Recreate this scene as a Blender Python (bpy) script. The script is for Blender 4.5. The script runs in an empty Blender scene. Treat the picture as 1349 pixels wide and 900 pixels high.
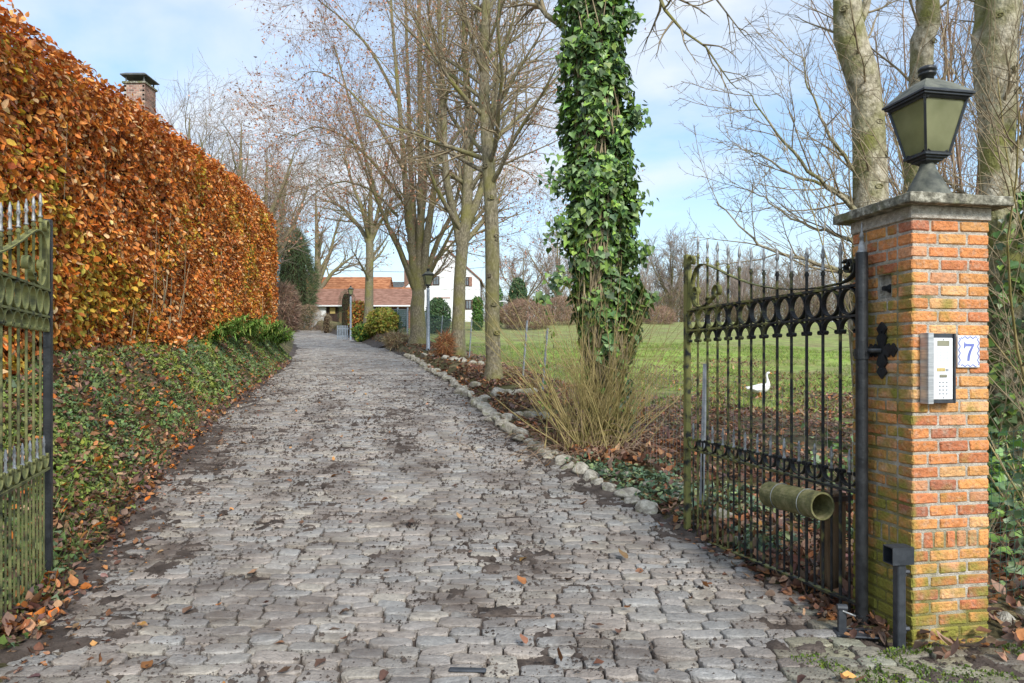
import bpy, math, random
import numpy as np
from math import radians as RAD, pi, sin, cos

rng = np.random.default_rng(11)
random.seed(5)
scene = bpy.context.scene
COL = scene.collection

# ---------------------------------------------------------------- camera
F = 900.0                      # focal length in photograph pixels (photo is 1349 x 900)
cam_d = bpy.data.cameras.new('camera')
cam_d.sensor_width = 36.0
cam_d.lens = 36.0 * F / 1349.0
cam_d.shift_y = 28.0 / 1349.0
cam_d.clip_start = 0.05
cam_d.clip_end = 3000
cam = bpy.data.objects.new('camera', cam_d)
COL.objects.link(cam)
cam.location = (0, 0, 1.4)
cam.rotation_euler = (RAD(90), 0, 0)
scene.camera = cam

# ---------------------------------------------------------------- sky, sun, exposure
SUN_EL, SUN_AZ = 38.0, 158.0        # azimuth clockwise from +Y: behind the camera, slightly to its right
world = bpy.data.worlds.new('World')
scene.world = world
world.use_nodes = True
nt = world.node_tree
nt.nodes.clear()
wout = nt.nodes.new('ShaderNodeOutputWorld')
bg = nt.nodes.new('ShaderNodeBackground')
bg.inputs['Strength'].default_value = 0.085
sky = nt.nodes.new('ShaderNodeTexSky')
sky.sky_type = 'NISHITA'
sky.sun_disc = False
sky.sun_elevation = RAD(SUN_EL)
sky.sun_rotation = RAD(SUN_AZ)
sky.air_density = 1.3
sky.dust_density = 1.5
tc = nt.nodes.new('ShaderNodeTexCoord')
mp = nt.nodes.new('ShaderNodeMapping')
mp.inputs['Scale'].default_value = (1.6, 1.6, 4.2)
mp.inputs['Location'].default_value = (0.35, 0.1, 0.15)
n1 = nt.nodes.new('ShaderNodeTexNoise')
n1.inputs['Scale'].default_value = 1.35
n1.inputs['Detail'].default_value = 9
n1.inputs['Roughness'].default_value = 0.52
n1.inputs['Distortion'].default_value = 0.35
cr = nt.nodes.new('ShaderNodeValToRGB')
cr.color_ramp.elements[0].position = 0.40
cr.color_ramp.elements[0].color = (0.12, 0.12, 0.12, 1)
cr.color_ramp.elements[1].position = 0.64
cr.color_ramp.elements[1].color = (0.95, 0.95, 0.95, 1)
sx = nt.nodes.new('ShaderNodeSeparateXYZ')
hz = nt.nodes.new('ShaderNodeMapRange')      # more veil near the horizon
hz.inputs['From Min'].default_value = 0.02
hz.inputs['From Max'].default_value = 0.34
hz.inputs['To Min'].default_value = 0.75
hz.inputs['To Max'].default_value = 0.0
mx = nt.nodes.new('ShaderNodeMath'); mx.operation = 'MAXIMUM'
mixc = nt.nodes.new('ShaderNodeMixRGB')
mixc.inputs['Color2'].default_value = (6.3, 6.7, 7.25, 1)
skb = nt.nodes.new('ShaderNodeMixRGB'); skb.blend_type = 'MULTIPLY'; skb.inputs['Fac'].default_value = 1
skb.inputs['Color2'].default_value = (1.12, 1.42, 1.66, 1)
L = nt.links.new
L(tc.outputs['Generated'], mp.inputs['Vector'])
L(mp.outputs['Vector'], n1.inputs['Vector'])
L(n1.outputs['Fac'], cr.inputs['Fac'])
L(tc.outputs['Generated'], sx.inputs['Vector'])
L(sx.outputs['Z'], hz.inputs['Value'])
L(cr.outputs['Color'], mx.inputs[0])
L(hz.outputs['Result'], mx.inputs[1])
L(mx.outputs['Value'], mixc.inputs['Fac'])
L(sky.outputs['Color'], skb.inputs['Color1'])
L(skb.outputs['Color'], mixc.inputs['Color1'])
L(mixc.outputs['Color'], bg.inputs['Color'])
L(bg.outputs['Background'], wout.inputs['Surface'])

sun_d = bpy.data.lights.new('sun', 'SUN')
sun_d.energy = 2.2
sun_d.angle = RAD(14)
sun_d.color = (1.0, 0.955, 0.89)
sun = bpy.data.objects.new('sun', sun_d)
COL.objects.link(sun)
sd = np.array([sin(RAD(SUN_AZ)) * cos(RAD(SUN_EL)), cos(RAD(SUN_AZ)) * cos(RAD(SUN_EL)), sin(RAD(SUN_EL))])
import mathutils
sun.rotation_euler = mathutils.Vector(sd).to_track_quat('Z', 'Y').to_euler()

scene.view_settings.view_transform = 'Standard'
scene.view_settings.look = 'None'
scene.view_settings.exposure = 0.85
scene.view_settings.gamma = 1.0
scene.view_settings.use_curve_mapping = False
scene.render.engine = 'CYCLES'
scene.cycles.max_bounces = 6
scene.cycles.diffuse_bounces = 3
scene.cycles.transparent_max_bounces = 8

# ================================================================ helpers
def srgb(r, g, b):
    return tuple(((c / 255.0) / 12.92 if c / 255.0 <= .04045 else ((c / 255.0 + .055) / 1.055) ** 2.4) for c in (r, g, b))

def _h(i, j, s):
    v = np.sin(i * 127.1 + j * 311.7 + s * 74.7) * 43758.5453
    return v - np.floor(v)

def vnoise(x, y, s=0):
    i, j = np.floor(x), np.floor(y)
    fx, fy = x - i, y - j
    fx = fx * fx * (3 - 2 * fx); fy = fy * fy * (3 - 2 * fy)
    a, b, c, d = _h(i, j, s), _h(i + 1, j, s), _h(i, j + 1, s), _h(i + 1, j + 1, s)
    return (a * (1 - fx) + b * fx) * (1 - fy) + (c * (1 - fx) + d * fx) * fy

def fbm(x, y, s=0, o=4):
    x = np.asarray(x, float); y = np.asarray(y, float)
    t = 0; a = .5; n = 0
    for k in range(o):
        t = t + a * vnoise(x * 2 ** k + 17.3 * k, y * 2 ** k - 9.1 * k, s + k); n += a; a *= .5
    return t / n

def sst(a, b, x):
    t = np.clip((np.asarray(x, float) - a) / (b - a), 0, 1)
    return t * t * (3 - 2 * t)

def norm(v):
    return v / np.maximum(np.linalg.norm(v, axis=-1, keepdims=True), 1e-9)

def tag(o, label=None, cat=None, group=None, kind=None):
    if label: o['label'] = label
    if cat: o['category'] = cat
    if group: o['group'] = group
    if kind: o['kind'] = kind
    return o

def empty(name, loc, rz=0.0, **kw):
    o = bpy.data.objects.new(name, None)
    COL.objects.link(o)
    o.empty_display_size = .1
    o.location = loc
    o.rotation_euler = (0, 0, rz)
    return tag(o, **kw)

def link(name, me, mat, parent=None):
    o = bpy.data.objects.new(name, me)
    COL.objects.link(o)
    if mat is not None: me.materials.append(mat)
    if parent is not None: o.parent = parent
    return o

def mesh_np(name, V, Fc, mat, parent=None, col=None, smooth=False):
    """V (n,3); Fc = array (m,k) or list of such arrays."""
    if not isinstance(Fc, (list, tuple)): Fc = [Fc]
    Fc = [np.asarray(f) for f in Fc if len(f)]
    me = bpy.data.meshes.new(name)
    V = np.asarray(V, np.float32)
    me.vertices.add(len(V)); me.vertices.foreach_set('co', V.ravel())
    loops = np.concatenate([f.ravel() for f in Fc]).astype(np.int32)
    sizes = np.concatenate([np.full(len(f), f.shape[1]) for f in Fc])
    starts = np.concatenate([[0], np.cumsum(sizes)[:-1]]).astype(np.int32)
    me.loops.add(len(loops)); me.loops.foreach_set('vertex_index', loops)
    me.polygons.add(len(sizes)); me.polygons.foreach_set('loop_start', starts)
    me.update(calc_edges=True)
    if smooth: me.polygons.foreach_set('use_smooth', np.ones(len(sizes), bool))
    if col is not None:
        a = me.color_attributes.new('Col', 'FLOAT_COLOR', 'POINT')
        c = np.ones((len(V), 4), np.float32); c[:, :3] = col
        a.data.foreach_set('color', c.ravel())
    me.validate()
    return link(name, me, mat, parent)

class G:
    """collects simple shapes into ONE mesh"""
    def __init__(s): s.v = []; s.f = []; s.c = []
    def add(s, vs, fs, c=None):
        n = len(s.v); s.v += [tuple(p) for p in vs]; s.f += [tuple(i + n for i in f) for f in fs]
        s.c += [c or (1, 1, 1)] * len(vs)
        return s
    def box(s, x0, x1, y0, y1, z0, z1, c=None):
        vs = [(x0, y0, z0), (x1, y0, z0), (x1, y1, z0), (x0, y1, z0), (x0, y0, z1), (x1, y0, z1), (x1, y1, z1), (x0, y1, z1)]
        return s.add(vs, [(0, 3, 2, 1), (4, 5, 6, 7), (0, 1, 5, 4), (1, 2, 6, 5), (2, 3, 7, 6), (3, 0, 4, 7)], c)
    def cbox(s, x0, x1, y0, y1, z0, z1, b=.004, c=None, j=0.0):
        vs = []
        idx = {}
        for ix, X in enumerate((x0, x1)):
            for iy, Y in enumerate((y0, y1)):
                for iz, Z in enumerate((z0, z1)):
                    sx_, sy_, sz_ = (1 if ix == 0 else -1), (1 if iy == 0 else -1), (1 if iz == 0 else -1)
                    for a in range(3):
                        p = [X + sx_ * b, Y + sy_ * b, Z + sz_ * b]
                        p[a] = (X, Y, Z)[a]
                        if j: p = [q + random.uniform(-j, j) for q in p]
                        idx[(ix, iy, iz, a)] = len(vs); vs.append(tuple(p))
        I = lambda x, y, z, a: idx[(x, y, z, a)]
        fs = []
        for k in (0, 1):
            fs.append([I(k, 0, 0, 0), I(k, 1, 0, 0), I(k, 1, 1, 0), I(k, 0, 1, 0)])
            fs.append([I(0, k, 0, 1), I(1, k, 0, 1), I(1, k, 1, 1), I(0, k, 1, 1)])
            fs.append([I(0, 0, k, 2), I(1, 0, k, 2), I(1, 1, k, 2), I(0, 1, k, 2)])
        for a in (0, 1):
            for b_ in (0, 1):
                fs.append([I(0, a, b_, 1), I(1, a, b_, 1), I(1, a, b_, 2), I(0, a, b_, 2)])
                fs.append([I(a, 0, b_, 0), I(a, 1, b_, 0), I(a, 1, b_, 2), I(a, 0, b_, 2)])
                fs.append([I(a, b_, 0, 0), I(a, b_, 1, 0), I(a, b_, 1, 1), I(a, b_, 0, 1)])
        for x in (0, 1):
            for y in (0, 1):
                for z in (0, 1):
                    fs.append([I(x, y, z, 0), I(x, y, z, 1), I(x, y, z, 2)])
        cen = np.array([(x0 + x1) / 2, (y0 + y1) / 2, (z0 + z1) / 2])
        out = []
        for f in fs:
            p = [np.array(vs[i]) for i in f]
            nrm = np.cross(p[1] - p[0], p[2] - p[0])
            if np.dot(nrm, sum(p) / len(p) - cen) < 0: f = f[::-1]
            out.append(tuple(f))
        return s.add(vs, out, c)
    def tube(s, pts, rad, n=8, caps=True, c=None):
        pts = [np.array(p, float) for p in pts]
        K = len(pts)
        if not hasattr(rad, '__len__'): rad = [rad] * K
        vs = []; fs = []
        ref = None
        for k in range(K):
            t = pts[min(k + 1, K - 1)] - pts[max(k - 1, 0)]
            t = t / max(np.linalg.norm(t), 1e-9)
            if ref is None:
                ref = np.array([0, 0, 1.0]) if abs(t[2]) < .9 else np.array([1.0, 0, 0])
            u = np.cross(t, ref); u /= max(np.linalg.norm(u), 1e-9)
            w = np.cross(u, t)
            ref = w
            for i in range(n):
                a = 2 * pi * i / n
                vs.append(pts[k] + rad[k] * (cos(a) * u + sin(a) * w))
        for k in range(K - 1):
            for i in range(n):
                a, b = k * n + i, k * n + (i + 1) % n
                fs.append((a, b, b + n, a + n))
        if caps:
            fs.append(tuple(range(n))[::-1]); fs.append(tuple((K - 1) * n + i for i in range(n)))
        return s.add(vs, fs, c)
    def lathe(s, prof, cx=0, cy=0, n=16, rot=0.0, c=None):
        """prof: list of (r, z)"""
        vs = []; fs = []
        for r, z in prof:
            for i in range(n):
                a = rot + 2 * pi * i / n
                vs.append((cx + r * cos(a), cy + r * sin(a), z))
        for k in range(len(prof) - 1):
            for i in range(n):
                a, b = k * n + i, k * n + (i + 1) % n
                fs.append((a, b, b + n, a + n))
        fs.append(tuple(range(n))[::-1]); fs.append(tuple((len(prof) - 1) * n + i for i in range(n)))
        return s.add(vs, fs, c)
    def strap(s, pts, y0, y1, th, closed=False, c=None):
        """flat iron strap bent in the xz plane; width y0..y1"""
        P = np.array(pts, float); K = len(P)
        vs = []; fs = []
        for k in range(K):
            if closed: t = P[(k + 1) % K] - P[k - 1]
            else: t = P[min(k + 1, K - 1)] - P[max(k - 1, 0)]
            t = t / max(np.linalg.norm(t), 1e-9)
            nx, nz = -t[1] * th / 2, t[0] * th / 2
            x, z = P[k]
            vs += [(x + nx, y0, z + nz), (x + nx, y1, z + nz), (x - nx, y1, z - nz), (x - nx, y0, z - nz)]
        for k in range(K if closed else K - 1):
            a, b = 4 * k, 4 * ((k + 1) % K)
            for i in range(4):
                j = (i + 1) % 4
                fs.append((a + i, a + j, b + j, b + i))
        if not closed:
            fs.append((3, 2, 1, 0)); m = 4 * (K - 1); fs.append((m, m + 1, m + 2, m + 3))
        return s.add(vs, fs, c)
    def extrude(s, poly, y0, y1, axes='xz', c=None):
        n = len(poly); vs = []
        for y in (y0, y1):
            for a, b in poly:
                vs.append((a, y, b) if axes == 'xz' else ((y, a, b) if axes == 'yz' else (a, b, y)))
        fs = [tuple(range(n)), tuple(range(n, 2 * n))[::-1]]
        for i in range(n):
            j = (i + 1) % n
            fs.append((i, i + n, j + n, j))
        return s.add(vs, fs, c)
    def build(s, name, mat, parent=None, smooth=False, col=False, fix=False):
        me = bpy.data.meshes.new(name)
        me.from_pydata([tuple(map(float, p)) for p in s.v], [], s.f)
        if fix:
            import bmesh
            bm = bmesh.new(); bm.from_mesh(me); bmesh.ops.recalc_face_normals(bm, faces=bm.faces); bm.to_mesh(me); bm.free()
        if smooth: me.polygons.foreach_set('use_smooth', [True] * len(me.polygons))
        if col:
            a = me.color_attributes.new('Col', 'FLOAT_COLOR', 'POINT')
            a.data.foreach_set('color', np.array([tuple(c) + (1,) for c in s.c], np.float32).ravel())
        return link(name, me, mat, parent)

# ---------------------------------------------------------------- materials
def mat(name, c1, c2=None, c3=None, rough=.8, scale=6.0, bump=0.0, bscale=None, metal=0.0, attr=False, trans=0.0, detail=6,
        stretch=None, spec=.3, lo=.38, hi=.62, moss=None, smear=None):
    m = bpy.data.materials.new(name); m.use_nodes = True
    t = m.node_tree; N = t.nodes; Lk = t.links.new
    b = N['Principled BSDF']
    b.inputs['Roughness'].default_value = rough
    b.inputs['Metallic'].default_value = metal
    b.inputs['Specular IOR Level'].default_value = spec
    co = N.new('ShaderNodeTexCoord'); mp = N.new('ShaderNodeMapping')
    if stretch: mp.inputs['Scale'].default_value = stretch
    Lk(co.outputs['Object'], mp.inputs['Vector'])
    no = N.new('ShaderNodeTexNoise'); no.inputs['Scale'].default_value = scale; no.inputs['Detail'].default_value = detail
    no.inputs['Roughness'].default_value = .62
    Lk(mp.outputs['Vector'], no.inputs['Vector'])
    if attr:
        at = N.new('ShaderNodeAttribute'); at.attribute_name = 'Col'
        base = at.outputs['Color']
        mr = N.new('ShaderNodeMapRange'); mr.inputs['From Min'].default_value = .3; mr.inputs['From Max'].default_value = .7
        mr.inputs['To Min'].default_value = .72; mr.inputs['To Max'].default_value = 1.25
        Lk(no.outputs['Fac'], mr.inputs['Value'])
        mu = N.new('ShaderNodeMixRGB'); mu.blend_type = 'MULTIPLY'; mu.inputs['Fac'].default_value = 1
        Lk(base, mu.inputs['Color1']); Lk(mr.outputs['Result'], mu.inputs['Color2'])
        base = mu.outputs['Color']
    else:
        ra = N.new('ShaderNodeValToRGB')
        c2 = c2 or c1
        ra.color_ramp.elements[0].position = lo; ra.color_ramp.elements[0].color = (*c1, 1)
        ra.color_ramp.elements[1].position = hi; ra.color_ramp.elements[1].color = (*c2, 1)
        if c3:
            e = ra.color_ramp.elements.new(.5 * (lo + hi)); e.color = (*c3, 1)
        Lk(no.outputs['Fac'], ra.inputs['Fac'])
        base = ra.outputs['Color']
    if smear:
        n4 = N.new('ShaderNodeTexNoise'); n4.inputs['Scale'].default_value = smear[1]; n4.inputs['Detail'].default_value = 6; n4.inputs['Roughness'].default_value = .7
        Lk(co.outputs['Object'], n4.inputs['Vector'])
        m4 = N.new('ShaderNodeMixRGB'); m4.inputs['Color2'].default_value = (*smear[0], 1)
        Lk(lin(N, Lk, n4.outputs['Fac'], smear[2], smear[3], 0, smear[4]), m4.inputs['Fac']); Lk(base, m4.inputs['Color1']); base = m4.outputs['Color']
    if moss:
        mc, msc, mlo, mhi, extra = moss
        n3 = N.new('ShaderNodeTexNoise'); n3.inputs['Scale'].default_value = msc; n3.inputs['Detail'].default_value = 5
        Lk(co.outputs['Object'], n3.inputs['Vector'])
        val = n3.outputs['Fac']
        if extra:
            val = extra(N, Lk, co, val)
        r3 = N.new('ShaderNodeMapRange'); r3.inputs['From Min'].default_value = mlo; r3.inputs['From Max'].default_value = mhi
        Lk(val, r3.inputs['Value'])
        mm = N.new('ShaderNodeMixRGB'); mm.inputs['Color2'].default_value = (*mc, 1)
        Lk(r3.outputs['Result'], mm.inputs['Fac']); Lk(base, mm.inputs['Color1'])
        base = mm.outputs['Color']
    Lk(base, b.inputs['Base Color'])
    if bump:
        n2 = N.new('ShaderNodeTexNoise'); n2.inputs['Scale'].default_value = bscale or scale * 3; n2.inputs['Detail'].default_value = 5
        Lk(mp.outputs['Vector'], n2.inputs['Vector'])
        bp = N.new('ShaderNodeBump'); bp.inputs['Strength'].default_value = min(bump, 1); bp.inputs['Distance'].default_value = .01 * max(1, bump)
        Lk(n2.outputs['Fac'], bp.inputs['Height']); Lk(bp.outputs['Normal'], b.inputs['Normal'])
    if trans:
        tr = N.new('ShaderNodeBsdfTranslucent'); ms = N.new('ShaderNodeMixShader'); ms.inputs['Fac'].default_value = trans
        Lk(base, tr.inputs['Color']); Lk(b.outputs['BSDF'], ms.inputs[1]); Lk(tr.outputs['BSDF'], ms.inputs[2])
        Lk(ms.outputs['Shader'], N['Material Output'].inputs['Surface'])
    return m

def lin(N, Lk, src, a, b_, c, d):
    r = N.new('ShaderNodeMapRange')
    r.inputs['From Min'].default_value = a; r.inputs['From Max'].default_value = b_
    r.inputs['To Min'].default_value = c; r.inputs['To Max'].default_value = d
    Lk(src, r.inputs['Value']); return r.outputs['Result']

def addn(N, Lk, a, b_):
    r = N.new('ShaderNodeMath'); r.operation = 'ADD'; Lk(a, r.inputs[0]); Lk(b_, r.inputs[1]); return r.outputs['Value']

def algae_gate(amount):
    def f(N, Lk, co, val):
        s = N.new('ShaderNodeSeparateXYZ'); Lk(co.outputs['Object'], s.inputs['Vector'])
        val = addn(N, Lk, val, lin(N, Lk, s.outputs['X'], .3, 1.9, -.10 + amount, .12 + amount))
        g = N.new('ShaderNodeNewGeometry'); sg = N.new('ShaderNodeSeparateXYZ'); Lk(g.outputs['Normal'], sg.inputs['Vector'])
        return addn(N, Lk, val, lin(N, Lk, sg.outputs['Z'], .2, .9, 0, .16))
    return f

def brick_moss(N, Lk, co, val):
    s = N.new('ShaderNodeSeparateXYZ'); Lk(co.outputs['Object'], s.inputs['Vector'])
    val = addn(N, Lk, val, lin(N, Lk, s.outputs['Z'], .0, .75, .25, .0))
    val = addn(N, Lk, val, lin(N, Lk, s.outputs['X'], .004, .03, .17, .0))
    return addn(N, Lk, val, lin(N, Lk, s.outputs['Z'], 1.75, 2.0, .0, -.16))

M = {}
M['ground'] = mat('soil_and_moss', (.045, .032, .02), (.075, .075, .028), (.06, .045, .026), rough=.95, scale=1.3, bump=1, bscale=18)
M['meadow'] = mat('meadow_grass', (.11, .17, .035), (.19, .25, .06), (.13, .20, .04), rough=.95, scale=.55, bump=.8, bscale=12)
M['soil'] = mat('mud', (.040, .030, .024), (.125, .098, .080), (.074, .056, .045), rough=.82, scale=5, bump=1, bscale=60, lo=.35, hi=.65, detail=9)
M['cobble'] = mat('cobble_stone', (0, 0, 0), attr=True, rough=.5, scale=30, bump=1, bscale=75, spec=.5, moss=((.12, .093, .075), 1.7, .46, .70, None))
M['leaf'] = mat('leaf', (0, 0, 0), attr=True, rough=.55, scale=30, trans=.22, spec=.35)
M['leaf_gloss'] = mat('glossy_leaf', (0, 0, 0), attr=True, rough=.42, scale=20, trans=.12, spec=.5)
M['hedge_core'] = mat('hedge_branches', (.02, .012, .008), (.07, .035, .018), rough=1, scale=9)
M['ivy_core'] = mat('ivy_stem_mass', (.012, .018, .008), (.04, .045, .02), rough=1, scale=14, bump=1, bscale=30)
M['bark'] = mat('bark', (.085, .072, .048), (.34, .295, .20), (.19, .162, .105), rough=.95, scale=26, bump=1.5, bscale=34, stretch=(1, 1, .45), lo=.32, hi=.68, detail=9,
                moss=((.20, .185, .055), 1.9, .43, .70, None))
M['bark_pale'] = mat('pale_bark', (.15, .13, .085), (.56, .50, .38), (.37, .325, .23), rough=.95, scale=17, bump=2, bscale=45, stretch=(1, 1, .7), lo=.36, hi=.66, detail=11, smear=((.07, .06, .035), 9, .60, .70, .7),
                     moss=((.19, .185, .055), 2.4, .44, .62, None))
M['twig'] = mat('twig', (.19, .145, .085), (.34, .27, .165), rough=.9, scale=3)
M['twig_red'] = mat('reddish_twig', (.24, .155, .10), (.38, .27, .175), rough=.9, scale=3)
M['twig_far'] = mat('distant_twigs', (.24, .185, .15), (.34, .275, .225), rough=1, scale=.5)
M['wand'] = mat('green_brown_wand', (.22, .185, .06), (.42, .33, .15), rough=.7, scale=5)
M['brick'] = mat('old_brick', (0, 0, 0), attr=True, smear=((.46, .36, .27), 24, .50, .70, .6), rough=.9, scale=34, bump=1.4, bscale=60, detail=9, moss=((.24, .22, .04), 7.5, .55, .82, brick_moss))
M['mortar'] = mat('mortar', (.34, .30, .245), (.56, .51, .43), rough=1, scale=40, bump=1, bscale=140, moss=((.19, .17, .05), 5, .56, .76, brick_moss))
M['cap'] = mat('weathered_concrete', (.09, .085, .065), (.50, .47, .38), (.20, .185, .14), rough=1, scale=26, lo=.36, hi=.66, bump=1, bscale=60,
               moss=((.15, .15, .06), 6, .5, .65, None))
M['iron'] = mat('black_painted_iron', (.010, .011, .013), (.03, .032, .034), rough=.42, scale=14, bump=.25, bscale=90, spec=.5)
M['iron_algae'] = mat('iron_with_green_algae', (.014, .015, .016), (.04, .04, .038), rough=.6, scale=12, bump=.3, bscale=80,
                      moss=((.21, .20, .06), 14, .49, .66, algae_gate(.03)))
M['iron_light_algae'] = mat('iron_with_traces_of_algae', (.012, .013, .014), (.035, .035, .034), rough=.55, scale=12, bump=.3, bscale=80,
                      moss=((.20, .195, .055), 12, .54, .70, algae_gate(-.02)))
M['iron_green'] = mat('iron_covered_in_algae', (.03, .032, .022), (.07, .07, .035), rough=.7, scale=12, bump=.3, bscale=80,
                      moss=((.25, .245, .09), 12, .38, .66, algae_gate(.03)))
M['silver'] = mat('silver_paint', (.15, .15, .145), (.42, .42, .41), rough=.5, scale=25, metal=.25)
M['galv'] = mat('galvanised_steel', (.23, .26, .29), (.38, .41, .44), rough=.5, scale=14, metal=.3)
M['pipe'] = mat('algae_stained_pipe', (.07, .07, .03), (.25, .215, .12), (.14, .135, .055), rough=.8, scale=16, lo=.34, hi=.68, detail=9, bump=.4, bscale=60)
M['wood'] = mat('weathered_wood', (.10, .065, .035), (.24, .16, .09), rough=.95, scale=5, bump=.8, bscale=20, stretch=(6, 6, .5),
                moss=((.12, .13, .04), 5, .55, .7, None))
M['rock'] = mat('field_stone', (.23, .205, .165), (.52, .48, .40), (.37, .34, .275), rough=.95, scale=2.2, bump=1.2, bscale=7, detail=9,
                moss=((.20, .20, .09), 1.3, .54, .72, None))
M['wire'] = mat('wire', (.20, .21, .20), (.30, .31, .30), rough=.5, metal=.4, scale=5)
M['green_paint'] = mat('green_paint', (.02, .07, .055), (.035, .10, .08), rough=.5, scale=8)
M['grey_plastic'] = mat('dark_grey_plastic', (.022, .026, .032), (.045, .05, .058), rough=.45, scale=20, spec=.5)
M['steel'] = mat('brushed_steel', (.42, .43, .44), (.62, .62, .62), rough=.35, scale=8, metal=.6, stretch=(1, 1, 12))
M['white_paint'] = mat('off_white_panel', (.70, .71, .72), (.80, .80, .80), rough=.4, scale=6)
M['lcd'] = mat('grey_screen', (.22, .21, .15), (.30, .29, .20), rough=.15, scale=9)
M['button'] = mat('grey_button', (.30, .31, .33), (.42, .43, .45), rough=.4, scale=9)
M['gold'] = mat('yellowed_name_card', (.45, .33, .12), (.60, .47, .2), rough=.5, scale=30)
M['tile'] = mat('glazed_white_tile', (.72, .74, .76), (.82, .83, .84), rough=.12, scale=3, spec=.6)
M['blue'] = mat('cobalt_glaze', (.12, .15, .42), (.19, .22, .52), rough=.15, scale=20, spec=.6)
M['white_wall'] = mat('whitewashed_wall', (.66, .66, .66), (.80, .80, .80), rough=.9, scale=1.2)
M['roof_orange'] = mat('orange_roof_tile', (.24, .09, .04), (.48, .22, .11), (.36, .15, .07), rough=.95, scale=1.6, stretch=(1, 1, 5))
M['roof_brown'] = mat('brown_roof_tile', (.20, .105, .075), (.34, .20, .15), (.27, .145, .105), rough=.95, scale=1.8, stretch=(1, 1, 4))
M['brick_far'] = mat('red_brick_wall', (.25, .10, .06), (.42, .20, .13), rough=.95, scale=5, stretch=(1, 1, 3))
M['brick_chim'] = mat('chimney_brick', (.13, .075, .05), (.30, .18, .13), rough=.95, scale=8, stretch=(1, 1, 3))
M['dark'] = mat('dark_brown_paint', (.03, .018, .014), (.06, .034, .026), rough=.6, scale=5)
M['glass_far'] = mat('window_glass', (.10, .12, .14), (.22, .25, .28), rough=.1, scale=.8, spec=.8)
M['lead'] = mat('zinc_sheet', (.05, .055, .055), (.12, .125, .12), rough=.5, scale=4)
M['goose'] = mat('white_feathers', (.68, .67, .64), (.82, .82, .80), rough=.8, scale=14)
M['beak'] = mat('orange_beak', (.55, .22, .04), (.65, .28, .06), rough=.5, scale=10)
M['lamp_roof'] = mat('weathered_lantern_roof', (.05, .055, .045), (.17, .17, .13), rough=.6, scale=9, bump=.3)

def glass_mat():
    m = bpy.data.materials.new('frosted_lantern_glass'); m.use_nodes = True
    N = m.node_tree.nodes; Lk = m.node_tree.links.new
    b = N['Principled BSDF']; b.inputs['Roughness'].default_value = .12; b.inputs['Specular IOR Level'].default_value = .8
    co = N.new('ShaderNodeTexCoord'); no = N.new('ShaderNodeTexNoise'); no.inputs['Scale'].default_value = 5; no.inputs['Detail'].default_value = 8
    ra = N.new('ShaderNodeValToRGB')
    ra.color_ramp.elements[0].color = (.40, .41, .21, 1); ra.color_ramp.elements[1].color = (.68, .68, .42, 1)
    ra.color_ramp.elements[0].position = .3; ra.color_ramp.elements[1].position = .7
    Lk(co.outputs['Object'], no.inputs['Vector']); Lk(no.outputs['Fac'], ra.inputs['Fac']); Lk(ra.outputs['Color'], b.inputs['Base Color'])
    tr = N.new('ShaderNodeBsdfTranslucent'); Lk(ra.outputs['Color'], tr.inputs['Color'])
    ms = N.new('ShaderNodeMixShader'); ms.inputs['Fac'].default_value = .7
    Lk(b.outputs['BSDF'], ms.inputs[1]); Lk(tr.outputs['BSDF'], ms.inputs[2])
    Lk(ms.outputs['Shader'], N['Material Output'].inputs['Surface'])
    return m
M['glass'] = glass_mat()

# ================================================================ terrain functions (x right, y away from the camera)
TZ = [0, 2, 3, 4, 5.2, 7.5, 9.3, 11.55, 16.1, 19, 23.6, 33, 48, 60, 70, 85, 100, 130, 400]
TP = [0, 0, 0, 0, .03, .22, .38, .56, .93, 1.14, 1.42, 2.05, 3.1, 4.0, 4.85, 6.2, 7.0, 8.0, 12]
EZ = [-20, 0, 2, 3, 4, 5.2, 7.5, 9.3, 11.55, 16.1, 19, 23.6, 33, 48, 60, 70, 78, 90, 400]
EL = [-1.9, -1.9, -1.95, -2.2, -2.55, -3.0, -3.7, -4.2, -4.8, -5.77, -6.43, -7.6, -10.4, -15.3, -19.5, -23.4, -29, -40, -300]
ER = [1.75, 1.75, 1.75, 1.72, 1.66, 1.42, .55, -.03, -.55, -1.5, -2.37, -3.35, -6.1, -11.0, -15.8, -19.9, -24, -34, -290]
def Pz(y): return np.interp(y, TZ, TP)
def XL(y): return np.interp(y, EZ, EL)
def XR(y): return np.interp(y, EZ, ER)
def bankH(y): return np.interp(y, [0, 3, 4.3, 5.5, 6.8, 22, 27, 33, 42, 400], [.15, .25, .5, .95, 1.22, 1.2, 1.05, .5, .15, .1])
def bumpR(y): return np.interp(y, [0, 7, 9, 14, 25, 45, 60, 85, 120, 400], [.02, .05, .06, .22, .34, .6, .7, .9, 1., 1.])
def meadR(y): return np.interp(y, [0, 5, 10, 17, 25, 35, 60, 90, 400], [.05, 0, -.3, -.5, -.45, -.2, -.1, .3, .3])
def T(x, y):
    x = np.asarray(x, float); y = np.asarray(y, float)
    dl = XL(y) - x; dr = x - XR(y)
    z = Pz(y) + bankH(y) * sst(0, 1.25, dl) + .02 * np.clip(dl, 0, 40) * (y < 60)
    s = sst(1.4, 4.5, dr)
    z = z + np.where(dr > 0, (1 - s) * bumpR(y) * sst(0, .55, dr) + s * meadR(y), 0)
    rough = np.clip(np.maximum(dl, dr), 0, 1)
    z = z + rough * .09 * (fbm(x * 1.7, y * 1.7, 3) - .5) + .55 * sst(4, 9, dr) * (fbm(x * .28, y * .28, 13, 3) - .5)
    return z

def gz(x, y): return float(T(x, y))
def pix(px, y):   # photo column -> world x at distance y
    return (px - 674.5) / F * y

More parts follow.
